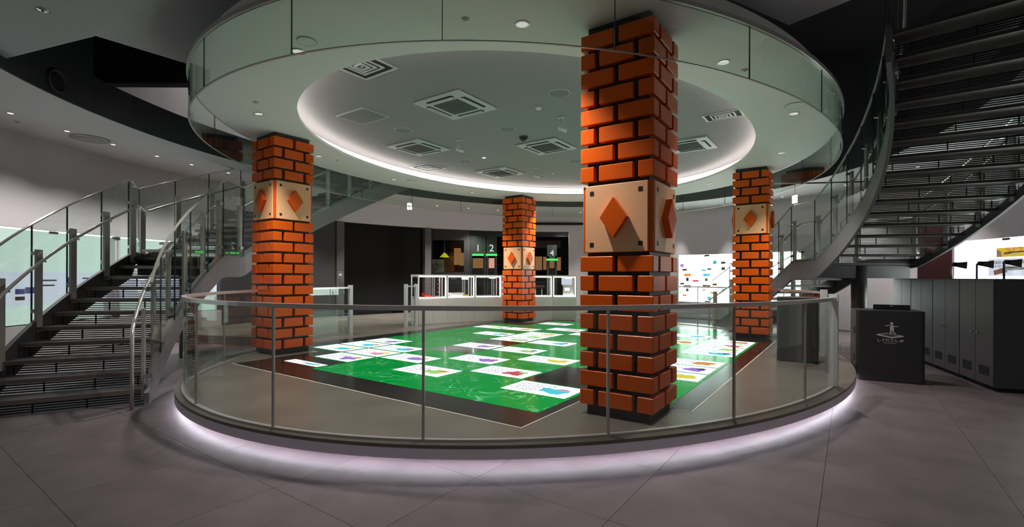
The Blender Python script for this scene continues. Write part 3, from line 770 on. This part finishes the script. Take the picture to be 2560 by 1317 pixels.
t = wall_case(-153.4, -168, 'backlit wall display case behind the stair landing', 2)
t = wall_case(92.3, 66.2, 'white backlit picture wall covered with small coloured product photos', 4, False, 'casewhite')
(x, y, z_), rz = on_wall(87.6, 1.86, 0.27)
lp = base_of(t)
text('heading', 'アイデアの連鎖', 0.15, 'ink', t, (x-lp[0], y-lp[1], z_-lp[2]), (pi/2, 0, rz))
text('heading_english', 'A SUCCESSION OF IDEAS', 0.10, 'ink', t, (x-lp[0], y-lp[1], z_-lp[2]-0.13), (pi/2, 0, rz))
pics = [(1700, 663, 8, 8, 'ink_violet'), (1697, 675, 6, 10, 'acdark'), (1709, 674, 10, 5, 'maroon'), (1713, 687, 15, 7, 'ink_orange'), (1715, 698, 6, 9, 'acdark'), (1736, 702, 13, 5, 'ink_red'), (1712, 716, 15, 7, 'maroon'),
        (1698, 709, 9, 5, 'acdark'), (1694, 730, 8, 9, 'ink_lime'), (1715, 725, 6, 8, 'speaker'), (1709, 738, 9, 5, 'ink_orange'), (1782, 655, 8, 9, 'ink_teal'), (1754, 675, 9, 5, 'ink_cyan'), (1768, 672, 9, 4, 'speaker'),
        (1762, 687, 14, 7, 'ink_cyan'), (1758, 699, 6, 8, 'speaker'), (1778, 711, 9, 5, 'wood'), (1761, 716, 16, 8, 'wood'), (1753, 725, 7, 3, 'ink_red'), (1776, 732, 7, 5, 'ink_orange'), (1769, 746, 8, 8, 'ink_cyan'),
        (1803, 656, 10, 6, 'speaker'), (1819, 659, 9, 5, 'ink_violet'), (1801, 671, 8, 8, 'speaker'), (1824, 677, 7, 5, 'ink_violet'), (1763, 639, 12, 3, 'maroon'), (1798, 724, 5, 5, 'ink_cyan'), (1936, 656, 8, 3, 'speaker'), (1945, 658, 5, 3, 'speaker'), (1700, 754, 8, 2, 'acdark'), (1778, 741, 6, 2, 'acdark')]
def wall_phi(px):
    a, _ = _ray(px, HORIZON); best = None
    for i in range(600):
        ph = -180+i*0.6; (u, v), _n = ep(ph, WA, WB); x, y, _z = W(u, v)
        if y > 6 and (best is None or abs(x/y-a) < best[0]): best = (abs(x/y-a), ph, y)
    return best[1], best[2]
for px, py, sx, sz, m in pics:
    ph, Y = wall_phi(px); z = at_y(px, py, Y)[2]
    (x, y, z_), rz = on_wall(ph, z, 0.275)
    part('photo', MB().box((x, y, z_), (sx*Y/FPX*1.15, 0.02, sz*Y/FPX), rz), m, t)
t = wall_case(41.3, 20.2, 'bright wall display case holding the orange poster behind the grey cabinets', 3, False, 'casewhite')
# things shown inside it
ph, Y = wall_phi(2500)
(x, y, z_), rz = on_wall(ph, 1.95, 0.22)
def facing(ph_, off):
    (x, y, z_), rz = on_wall(ph_, 0, off); return x, y, rz
def wall_thing(name, label, cat, px0, py0, px1, py1, off):
    p0_, Y0 = wall_phi(px0); p1_, Y1 = wall_phi(px1); xa, ya, r0 = facing(p0_, off); xb, yb, r1 = facing(p1_, off)
    za, zb_ = at_y((px0+px1)/2, py0, (Y0+Y1)/2)[2], at_y((px0+px1)/2, py1, (Y0+Y1)/2)[2]
    rz_ = atan2(yb-ya, xb-xa); L = hypot(xb-xa, yb-ya)
    return thing(name, label, cat, ((xa+xb)/2, (ya+yb)/2, zb_), rz_), L, za-zb_
t, L, H = wall_thing('poster', 'orange banner with red Japanese lettering and a rifle drawing', 'poster', 2473, 617, 2562, 641, 0.2)
lpart('sheet', MB().box((0, 0, H/2), (L, 0.02, H)), 'yellowbox', t)
lpart('printed_hand', MB().add([(-L/2, -.012, 0.0), (-L/2+.13, -.012, 0), (-L/2+.1, -.012, H*.6), (-L/2+.02, -.012, H*.75), (-L/2, -.012, H), (-L/2, -.004, 0.0), (-L/2+.13, -.004, 0), (-L/2+.1, -.004, H*.6), (-L/2+.02, -.004, H*.75), (-L/2, -.004, H)],
      [(0, 1, 2, 3, 4), (9, 8, 7, 6, 5), (0, 5, 6, 1), (1, 6, 7, 2), (2, 7, 8, 3), (3, 8, 9, 4), (4, 9, 5, 0)]), 'skin', t)
text('lettering', 'ライフル', 0.13, 'ink_red', t, (0.02, -0.014, H*0.68), (pi/2, 0, 0), bold=True)
rf = MB(); rf.seg((-0.26, -0.014, H*.36), (-0.08, -0.014, H*.47), 0.006, 0.045); rf.seg((-0.1, -0.014, H*.47), (0.2, -0.014, H*.50), 0.006, 0.028); lpart('printed_rifle', rf, 'gunwood', t)
lpart('printed_streak', MB().seg((-0.1, -0.013, 0.02), (0.05, -0.013, H*.35), 0.004, 0.012), 'ink_teal', t)
t, L, H = wall_thing('info_panel', 'pale grey panel headed with black Japanese text above a toy rifle', 'panel', 2441, 645, 2562, 690, 0.23)
lpart('sheet', MB().box((0, 0, H/2), (L, 0.02, H)), 'caseboard', t)
text('heading', '光線銃をつかったあそび', 0.085, 'ink', t, (-L/2+0.06, -0.012, H*0.76), (pi/2, 0, 0), 'LEFT')
text('heading_english', 'Using Light Beams', 0.06, 'ink', t, (-L/2+0.06, -0.012, H*0.58), (pi/2, 0, 0), 'LEFT')
t, L, H = wall_thing('toy_rifle', 'toy rifle with a brown wooden stock mounted on the pale panel', 'toy rifle', 2470, 667, 2566, 686, 0.16)
mb = MB(); mb.seg((-L/2, 0, H*.2), (-L/2+0.24, 0, H*.62), 0.05, 0.11); lpart('stock', mb, 'gunwood', t)
mb = MB(); mb.seg((-L/2+0.24, 0, H*.68), (L/2-.1, 0, H*.82), 0.04, 0.05); lpart('receiver', mb, 'steel', t)
mb = MB(); mb.tube([(-L/2+0.2, 0, H*.95), (-L/2+.55, 0, H*1.0)], 0.018, 8); lpart('scope', mb, 'monitor', t)
mb = MB(); mb.tube([(L/2-.3, 0, H*.8), (L/2+.2, 0, H*.86)], 0.012, 8); lpart('barrel', mb, 'monitor', t)
# dark red partition beside the case
a0 = at_y(2296, 690, 11.6); a1 = at_y(2383, 690, 10.9)
t = thing('partition', 'dark red partition panel under the overhead staircase', 'partition', ((a0[0]+a1[0])/2, (a0[1]+a1[1])/2, FL), atan2(a1[1]-a0[1], a1[0]-a0[0]))
Lp = hypot(a1[0]-a0[0], a1[1]-a0[1]); lpart('panel', MB().cbox((0, 0, 1.4), (Lp, 0.08, 2.8), 0.005), 'maroon', t); lpart('foot', MB().box((0, 0, 0.03), (Lp, 0.3, 0.06)), 'darksteel', t)

# ================================================================== KIOSKS AND CABINETS ON THE RIGHT
def rounded(wd_, dp, r, n=5):
    pts = []
    for cx, cy, a0 in ((wd_/2-r, dp-r, 0), (-wd_/2+r, dp-r, 90), (-wd_/2+r, r, 180), (wd_/2-r, r, 270)):
        for k in range(n+1): a = R(a0+90*k/n); pts.append((cx+r*cos(a), cy+r*sin(a)))
    return pts
a0, a1 = at_z(2140, 948, FL), at_z(2314, 963, FL)
rz = atan2(a1[1]-a0[1], a1[0]-a0[0]); Lk = hypot(a1[0]-a0[0], a1[1]-a0[1])
t = thing('reception_kiosk', 'dark grey kiosk with a white standing-figure logo beside the platform end post', 'kiosk', ((a0[0]+a1[0])/2, (a0[1]+a1[1])/2, FL), rz)
KH = 1.07
lpart('body', MB().prism(rounded(Lk, 0.62, 0.05), 0.02, KH-0.015), 'kiosk', t)
lpart('top', MB().prism(rounded(Lk+0.006, 0.626, 0.05), KH-0.015, KH), 'kiosk', t)
lpart('plinth', MB().prism(rounded(Lk-0.06, 0.56, 0.05), 0, 0.02), 'black', t)
hg = MB()
for z in (0.33, 0.75): hg.box((-Lk/2-0.004, 0.16, z), (0.02, 0.02, 0.11))
lpart('hinge', hg, 'darksteel', t)
lg = MB(); LX = 0.0; LZ = KH-0.32
def flat(pts): 
    n = len(pts); lg.add([(LX+p[0], -0.003, LZ+p[1]) for p in pts]+[(LX+p[0], 0.0, LZ+p[1]) for p in pts], [tuple(range(n)), tuple(range(2*n-1, n-1, -1))]+[(i, n+i, n+(i+1) % n, (i+1) % n) for i in range(n)])
flat([(0.02+0.02*cos(2*pi*k/14), 0.135+0.02*sin(2*pi*k/14)) for k in range(14)])            # head
flat([(0.0, 0.035), (0.045, 0.035), (0.045, 0.10), (0.025, 0.112), (0.0, 0.10)])             # trunk
flat([(0.0, 0.108), (-0.03, 0.09), (-0.06, 0.097), (-0.06, 0.105), (-0.03, 0.101), (0.0, 0.116)])
flat([(0.04, 0.108), (0.065, 0.093), (0.10, 0.095), (0.10, 0.087), (0.06, 0.083), (0.04, 0.095)])
flat([(0.0, 0.035), (0.018, 0.035), (0.018, -0.03), (0.0, -0.03)])                            # standing leg
flat([(0.026, 0.035), (0.045, 0.035), (0.05, 0.0), (0.075, -0.02), (0.068, -0.027), (0.032, -0.003)])
def quadring(pts_o, pts_i):
    for i in range(4): flat([pts_o[i], pts_o[(i+1) % 4], pts_i[(i+1) % 4], pts_i[i]])
quadring([(-0.16, -0.035), (0.02, -0.075), (0.16, -0.045), (-0.04, -0.01)], [(-0.125, -0.036), (0.02, -0.066), (0.125, -0.045), (-0.04, -0.02)])
flat([(-0.16, -0.035), (0.02, -0.075), (0.16, -0.045), (0.16, -0.06), (0.02, -0.09), (-0.16, -0.05)])
for k in range(7): flat([(-0.07+0.025*k, -0.037-0.002*k), (-0.06+0.025*k, -0.041-0.002*k), (-0.05+0.025*k, -0.037-0.002*k), (-0.06+0.025*k, -0.033-0.002*k)])
lpart('logo', lg, 'logogrey', t)
text('logo_lettering', 'しぐれでん SP', 0.052, 'logogrey', t, (0.0, -0.002, LZ-0.125), (pi/2, 0, 0), bold=True)
text('logo_small_lettering', 'SHIGUREDEN SP', 0.021, 'logogrey', t, (0.0, -0.002, LZ-0.163), (pi/2, 0, 0))
mp = at_z(2222, 772, FL+KH)
t = thing('monitor', 'black flat computer monitor lying low on the kiosk top', 'monitor', (t.location[0]+0.24, t.location[1]+0.28, FL+KH), rz)
lpart('screen', MB().cbox((0, 0, 0.04), (0.46, 0.03, 0.08), 0.008), 'monitor', t); lpart('stand', MB().box((0, 0.03, 0.02), (0.2, 0.12, 0.04)), 'monitor', t)
lpart('maker_mark', MB().box((0, -0.016, 0.06), (0.03, 0.002, 0.01)), 'acwhite', t)

a0, a1 = at_z(1941, 901, 0), at_z(2046, 910, 0)
rz = atan2(a1[1]-a0[1], a1[0]-a0[0]); Lk = hypot(a1[0]-a0[0], a1[1]-a0[1])
t = thing('control_cabinet', 'plain dark grey rounded cabinet standing on the platform behind the glass', 'cabinet', ((a0[0]+a1[0])/2, (a0[1]+a1[1])/2, 0), rz)
lpart('body', MB().prism(rounded(Lk, 0.45, 0.05), 0.015, 1.03), 'cabinet', t); lpart('plinth', MB().prism(rounded(Lk-0.05, 0.42, 0.05), 0, 0.015), 'black', t)
lpart('top', MB().prism(rounded(Lk+0.004, 0.454, 0.05), 1.03, 1.045), 'cabinet', t)

# row of tall grey lockers
DU, DV = -0.226, 0.974
cdir = W(DU, DV); cdx, cdy = cdir[0]-C0[0], cdir[1]-C0[1]; crz = atan2(cdy, cdx)
names = ['tall grey cabinet at the near end of the row, dark blank side toward the viewer', 'tall grey cabinet with double doors, second from the near end', 'tall grey cabinet with double doors, third from the near end', 'tall grey cabinet at the far end of the row, half behind the kiosk']
s0 = W(6.75, 0.73)
for i in range(4):
    Lc = 0.95; d0 = i*(Lc+0.012)
    x, y = s0[0]+cdx*(d0+Lc/2), s0[1]+cdy*(d0+Lc/2)
    t = thing('storage_cabinet', names[i], 'cabinet', (x, y, FL), crz, 'row of tall grey cabinets')
    # local x runs along the row (away), local -y faces into the cabinet; front faces +y side (towards the platform)
    H = 1.56
    lpart('body', MB().box((0, -0.32, H/2+0.03), (Lc, 0.62, H-0.06)), 'cabinet', t)
    lpart('plinth', MB().box((0, -0.34, 0.03), (Lc-0.04, 0.56, 0.06)), 'black', t)
    for sgn in (-1, 1):
        d = lpart('door', MB().cbox((sgn*Lc/4, 0.0, H/2+0.03), (Lc/2-0.008, 0.025, H-0.08), 0.004), 'cabinet', t)
        gm = MB()
        for k in range(8): gm.box((sgn*Lc/4+(k-3.5)*0.035, 0.013, 0.26), (0.022, 0.004, 0.13))
        lpart('vent_slots', gm, 'black', d)
        lpart('knob', MB().cyl((0, 0), 0.014, 0, 0.02, 10), 'chrome', d, (sgn*Lc/4-0.16*sgn, 0.013, 0.78)).rotation_euler = (-pi/2, 0, 0)
# floodlights on thin poles on the cabinet tops
for k, (px, py, lab) in enumerate(((2398, 664, 'black floodlight on a thin pole next to the dark red partition'), (2462, 662, 'middle black floodlight on a blue pole above the grey cabinets'), (2530, 659, 'black floodlight on a blue pole furthest from the staircase'))):
    Y = (8.3, 7.7, 7.2)[k]
    x, _, z = at_y(px, py, Y); xp, _, zp = at_y(px-20, 690, Y)
    t = thing('floodlight', lab, 'floodlight', (xp, Y, H+FL))
    part('pole', MB().tube([(xp, Y, H+FL), (xp, Y, z+0.01)], 0.014, 8), 'bluepole' if k else 'steel', t)
    part('yoke', MB().tube([(xp, Y, z), (xp+0.03, Y, z+0.05), (xp+0.08, Y, z+0.03)], 0.008, 6), 'bluepole' if k else 'steel', t)
    hd = MB(); hd.add([(x-0.11, Y-0.07, z-0.02), (x+0.05, Y-0.09, z-0.06), (x+0.12, Y-0.02, z+0.0), (x-0.1, Y+0.05, z+0.0), (x-0.08, Y-0.07, z+0.05), (x+0.06, Y-0.09, z+0.07), (x+0.12, Y-0.01, z+0.06), (x-0.06, Y+0.05, z+0.06)],
           [(3, 2, 1, 0), (4, 5, 6, 7), (0, 1, 5, 4), (1, 2, 6, 5), (2, 3, 7, 6), (3, 0, 4, 7)])
    part('lamp_head', hd, 'monitor', t)

# ================================================================== CEILING FITTINGS
def on_recess(px, py, z=ZR): return at_z(px, py, z)
def cassette(px, py, label, g='ceiling air conditioners'):
    x, y, z = on_recess(px, py); t = thing('air_conditioner', label, 'air conditioner', (x, y, ZR), TH, g)
    lpart('panel', MB().cbox((0, 0, -0.017), (0.95, 0.95, 0.034), 0.012), 'acwhite', t)
    gr = lpart('intake_grille', MB().box((0, 0, -0.036), (0.50, 0.50, 0.012)), 'acdark', t)
    sl = MB()
    for k in range(16): sl.box((0, -0.235+0.0313*k, -0.044), (0.49, 0.006, 0.006))
    lpart('grille_slats', sl, 'speaker', gr)
    for k in range(4):
        a = k*pi/2; lo = lpart('air_outlet', MB().box((0, 0, 0), (0.52, 0.075, 0.008)), 'black', t, (0.37*cos(a), 0.37*sin(a), -0.036), a+pi/2)
        lpart('louvre', MB().box((0, 0.012, -0.012), (0.50, 0.035, 0.006)), 'acwhite', lo)
cassette(1140, 262, 'large ceiling cassette air conditioner closest to the viewer in the recess')
cassette(1047, 368, 'ceiling cassette air conditioner near the bright cove on the staircase side')
cassette(1367, 365, 'ceiling cassette air conditioner in the centre, just left of the near column')
cassette(1250, 430, 'farthest ceiling cassette air conditioner, toward the back counter')
cassette(1720, 362, 'ceiling cassette air conditioner partly behind the near brick column')
def diffuser(px, py, s_, label, d=1.0):
    x, y, z = on_recess(px, py); t = thing('air_diffuser', label, 'air vent', (x, y, ZR), TH, 'square ceiling air diffusers')
    def ring(r0, r1, z0, m, nm):
        mb = MB()
        for k in range(4):
            a = k*pi/2; ca, sa = cos(a), sin(a); q = [(-r1, -r1), (r1, -r1), (r0, -r0), (-r0, -r0)]
            mb.prism([(p[0]*ca-p[1]*sa, (p[0]*sa+p[1]*ca)*d) for p in q], z0-0.012, z0)
        lpart(nm, mb, m, t)
    lpart('backing', MB().box((0, 0, -0.003), (2*s_, 2*s_*d, 0.006)), 'black', t)
    ring(s_*0.88, s_, 0.0, 'acwhite', 'frame')
    for k, f in enumerate((0.62, 0.42, 0.24)): ring(s_*(f-0.09), s_*f, -0.006*(k+1), 'acwhite', 'vane_ring')
    lpart('centre_vane', MB().box((0, 0, -0.02), (s_*0.12, s_*0.12*d, 0.012)), 'acwhite', t)
diffuser(905, 163, 0.33, 'square ringed air diffuser closest to the viewer at the recess edge')
diffuser(1070, 418, 0.33, 'square ringed air diffuser far off beside the glowing cove')
diffuser(1808, 288, 0.31, 'oblong ringed air diffuser on the staircase-overhead side of the recess', 0.62)
x, y, z = on_recess(907, 290); t = thing('return_grille', 'flat square return air grille in the recess ceiling', 'air vent', (x, y, ZR), TH)
lpart('frame', MB().box((0, 0, -0.006), (0.72, 0.56, 0.012)), 'acwhite', t); gg = lpart('mesh_panel', MB().box((0, 0, -0.014), (0.66, 0.50, 0.006)), 'speaker', t)
SP = [(1398, 232, 'round ceiling speaker beside the near brick column top'), (1008, 325, 'round ceiling speaker between the return grille and the cove'), (1268, 322, 'round ceiling speaker in the middle of the recess'),
      (1163, 402, 'round ceiling speaker next to the small lit downlight'), (1350, 440, 'farthest round ceiling speaker in the recess'), (1437, 402, 'round ceiling speaker just left of the near column, mid recess')]
def disc(px, py, r, zc, label, g, m='speaker'):
    x, y, z = at_z(px, py, zc); t = thing('ceiling_speaker', label, 'speaker', (x, y, zc), 0, g)
    part('rim', MB().lathe((x, y, zc), [(r, 0), (r, -0.008), (r*0.94, -0.012), (r*0.92, -0.006)], 28), 'acwhite', t)
    part('mesh_cover', MB().cyl((x, y), r*0.93, zc-0.010, zc-0.004, 28), m, t)
for px, py, lab in SP: disc(px, py, 0.165, ZR, lab, 'round speakers in the recess')
disc(768, 102, 0.10, ZS, 'small round speaker in the ring soffit near the viewer, stair side', 'round speakers in the ring soffit', 'plaster')
disc(1988, 263, 0.14, ZS, 'round speaker in the ring soffit toward the overhead staircase', 'round speakers in the ring soffit', 'plaster')
disc(1028, 452, 0.13, ZS, 'round speaker in the far ring soffit above the dark opening', 'round speakers in the ring soffit', 'plaster')
for px, py, lab in ((1346, 267, 'white smoke detector closest to the viewer in the recess'), (1382, 430, 'white smoke detector far away in the recess')):
    x, y, z = on_recess(px, py); t = thing('smoke_detector', lab, 'smoke detector', (x, y, ZR), 0, 'smoke detectors')
    part('base', MB().cyl((x, y), 0.055, ZR-0.015, ZR, 20), 'acwhite', t); part('sensor', MB().lathe((x, y, ZR), [(0.045, -0.015), (0.04, -0.04), (0.02, -0.05), (0.018, -0.03)], 18), 'whitepaint', t)
for px, py, lab in ((1403, 293, 'hanging ceiling camera beside the near brick column'), (1148, 350, 'hanging ceiling camera toward the staircase side'), (1340, 420, 'farthest hanging ceiling camera')):
    x, y, z = on_recess(px, py); t = thing('ceiling_camera', lab, 'camera', (x, y, ZR), 0, 'hanging ceiling cameras')
    part('mount', MB().cyl((x, y), 0.06, ZR-0.015, ZR, 18), 'acwhite', t); part('stem', MB().tube([(x, y, ZR), (x, y, ZR-0.17)], 0.014, 8), 'steel', t)
    part('camera_body', MB().tube([(x-0.05, y-0.02, ZR-0.19), (x+0.09, y+0.03, ZR-0.22)], 0.03, 10), 'whitepaint', t)
    part('cable', MB().tube([(x, y, ZR-0.06), (x-0.04, y, ZR-0.11), (x-0.05, y, ZR-0.17), (x-0.02, y, ZR-0.2)], 0.005, 6), 'whitepaint', t)
x, y, z = on_recess(1309, 342); t = thing('dome_camera', 'black dome security camera in the centre of the recess', 'camera', (x, y, ZR))
part('base', MB().cyl((x, y), 0.09, ZR-0.03, ZR, 20), 'acdark', t); part('dome', MB().lathe((x, y, ZR-0.03), [(0.07, 0), (0.062, -0.03), (0.04, -0.055), (0.005, -0.065)], 18), 'monitor', t)

def downlight(x, y, zc, r, label, g, power, lit='lamp', angle=125, tint=(1, 0.95, 0.9)):
    t = thing('downlight', label, 'downlight', (x, y, zc), 0, g)
    part('trim_ring', MB().lathe((x, y, zc), [(r*1.0, 0.0), (r*1.0, -0.006), (r*0.8, -0.008), (r*0.78, -0.001)], 20), 'chrome', t)
    part('lamp_face', MB().cyl((x, y), r*0.78, zc-0.005, zc-0.003, 20), lit, t)
    if power: spot('downlight_beam', (0, 0, -0.03), power, t, angle, 0.9, tint)
for ph in (-55.9, -88.3, -121.0, -27.5, -1.1, 25.5, -150.6, -177.6, 154.6, 126, 100, 62):
    (u, v), _ = ep(ph, GA*0.885, GB*0.885); x, y, _z = W(u, v)
    downlight(x, y, ZS, 0.075, 'round recessed downlight in the white ring soffit', 'downlights in the ring soffit', SOFFIT_W*(1.6 if ph > 90 else 1.0), 'lampoff', 98)
x, y, z = on_recess(1210, 394); downlight(x, y, ZR, 0.055, 'small bright downlight in the recess next to a round speaker', None, RECESS_W)
for ph in (-110, -125, -137.8, -143.6, -148.9, -154.4, -159.2, -164.7, -172, 178, 168.3, 161, 154.6, 147.1, 139.7, 130, 118, 105, 92, 80, 66, 52, 38, 24, 8, -10, -28, -46, -64, -84):  # lamps around the camera side are unseen, added to light the hall
    (u, v), _ = ep(ph, GA*1.63, GB*1.63); x, y, _z = W(u, v)
    downlight(x, y, ZG, 0.05, 'small bright downlight in the grey gallery ceiling', 'downlights in the gallery ceiling', GALLERY_W*(0.08 if -128 < ph < -70 else 0.2 if -128 < ph < 12 else 0.42 if ph < -128 else 1.6 if ph > 128 else 1.0), 'lamp', 110 if ph < 12 else 84 if ph > 128 or ph < 60 else 40)
for x, y in ROOM_FILL: downlight(x, y, 3.55, 0.06, 'unseen fill light added inside the booth room behind the counter', 'booth room fill lights', 90, 'lamp', 130)
# large round diffuser and duct on the gallery ceiling
x, y, z = at_z(225, 346, ZG); t = thing('round_diffuser', 'large round air diffuser in the gallery ceiling above the stairs', 'air vent', (x, y, ZG))
part('outer_ring', MB().lathe((x, y, ZG), [(0.30, 0.0), (0.30, -0.02), (0.25, -0.03), (0.22, -0.012)], 32), 'steel', t)
part('inner_cone', MB().lathe((x, y, ZG), [(0.20, -0.005), (0.17, -0.03), (0.08, -0.04), (0.03, -0.02)], 32), 'acwhite', t); part('core', MB().cyl((x, y), 0.24, ZG-0.008, ZG-0.002, 32), 'acdark', t)
x, y, z = at_z(107, 25, zA); t = thing('sprinkler', 'small round sprinkler head on the plain ceiling in the corner', 'sprinkler', (x, y, zA))
part('plate', MB().lathe((x, y, zA), [(0.06, 0), (0.058, -0.008), (0.03, -0.014), (0.02, -0.014)], 20), 'chrome', t); part('head', MB().cyl((x, y), 0.014, zA-0.03, zA-0.01, 10), 'steel', t)
for px, py, zc, lab in ((1164, 47, ZS, 'tiny round sprinkler plate in the near ring soffit at top centre'), (640, 255, ZS, 'tiny sprinkler plate in the ring soffit above the stair-side column'), (1862, 175, ZS, 'tiny sprinkler plate in the ring soffit beyond the near column'), (843, 400, ZS, 'tiny sprinkler plate in the ring soffit behind the stair-side column'), (42, 304, ZG, 'tiny sprinkler plate in the gallery ceiling at the corner')):
    x, y, z = at_z(px, py, zc); t = thing('sprinkler', lab, 'sprinkler', (x, y, zc))
    part('plate', MB().lathe((x, y, zc), [(0.04, 0), (0.038, -0.006), (0.02, -0.01), (0.012, -0.01)], 16), 'acwhite', t); part('head', MB().cyl((x, y), 0.01, zc-0.02, zc-0.008, 8), 'steel', t)
# unseen lamps added to light the upper storey wall and void
for ph in (-165, 175, 150, 20, 60):
    (u, v), _ = ep(ph, 7.6, 8.9); x, y, _z = W(u, v)
    downlight(x, y, 7.6, 0.09, 'unseen fill light added high up in the upper storey ceiling', 'upper storey fill lights', 110, 'lamp', 150)
# duct nozzle on the dark fascia
(u, v), (nu, nv) = ep(-133.0, NA-0.04, NB-0.04); p = W(u, v, 4.33)
best = None
for i in range(400):
    ph = -150+i*0.1; (u, v), (nu, nv) = ep(ph, NA-0.035, NB-0.035); q = W(u, v)
    if best is None or abs(q[0]/q[1]-_ray(140, 203)[0]) < best[0]: best = (abs(q[0]/q[1]-_ray(140, 203)[0]), q, nu, nv)
q = best[1]; nn = W(best[2], best[3]); d = Vector((nn[0]-C0[0], nn[1]-C0[1], 0)); zc = at_y(140, 203, q[1])[2]
t = thing('duct_nozzle', 'round black air duct nozzle in the dark ceiling fascia', 'air vent', (q[0], q[1], zc), atan2(d.y, d.x))
def xl(prof, n=24):       # lathe about local x
    mb = MB(); mb.lathe((0, 0, 0), prof, n); mb.v = [(z, x, y) for x, y, z in mb.v]; return mb
lpart('flange', xl([(0.17, 0.02), (0.17, -0.03), (0.15, -0.04), (0.13, 0.0)]), 'acdark', t); lpart('throat', xl([(0.13, -0.02), (0.11, -0.03), (0.05, 0.0), (0.01, 0.0)]), 'black', t)

# ================================================================== SIGNS
ph, Yw = wall_phi(1024); Ye = 15.4
x, _, z = at_y(1024, 516, Ye); t = thing('exit_sign', 'small white lit exit sign with a green arrow hanging over the dark opening', 'sign', (x, Ye, z-0.11))
part('housing', MB().box((x, Ye+0.02, z), (0.17, 0.04, 0.22)), 'whitepaint', t); part('face', MB().box((x, Ye-0.002, z), (0.16, 0.006, 0.21)), 'exitwhite', t)
ar = MB(); ar.box((x+0.01, Ye-0.008, z), (0.09, 0.004, 0.018)); ar.seg((x-0.04, Ye-0.008, z), (x+0.0, Ye-0.008, z+0.045), 0.004, 0.02); ar.seg((x-0.04, Ye-0.008, z), (x+0.0, Ye-0.008, z-0.045), 0.004, 0.02); part('arrow', ar, 'exitgreen', t)
part('hanger', MB().tube([(x, Ye+0.02, z+0.11), (x, Ye+0.02, ZG)], 0.008, 6), 'steel', t)
x, _, z = at_y(1987, 498, 13.5); t = thing('exit_sign', 'white lit exit sign seen edge-on below the ring beside the far column', 'sign', (x, 13.5, z-0.11))
part('housing', MB().box((x, 13.5, z), (0.06, 0.17, 0.22)), 'exitwhite', t); part('hanger', MB().tube([(x, 13.5, z+0.11), (x, 13.5, ZG)], 0.008, 6), 'steel', t)
x, _, z = at_y(851, 688, 16.4); t = thing('wall_sign', 'small grey restroom sign plate on the pillar beside the dark opening', 'sign', (x, 16.4, z-0.13))
part('plate', MB().cbox((x, 16.4, z), (0.18, 0.02, 0.26), 0.004), 'speaker', t); part('symbol', MB().box((x, 16.388, z+0.02), (0.1, 0.004, 0.07)), 'whitepaint', t)
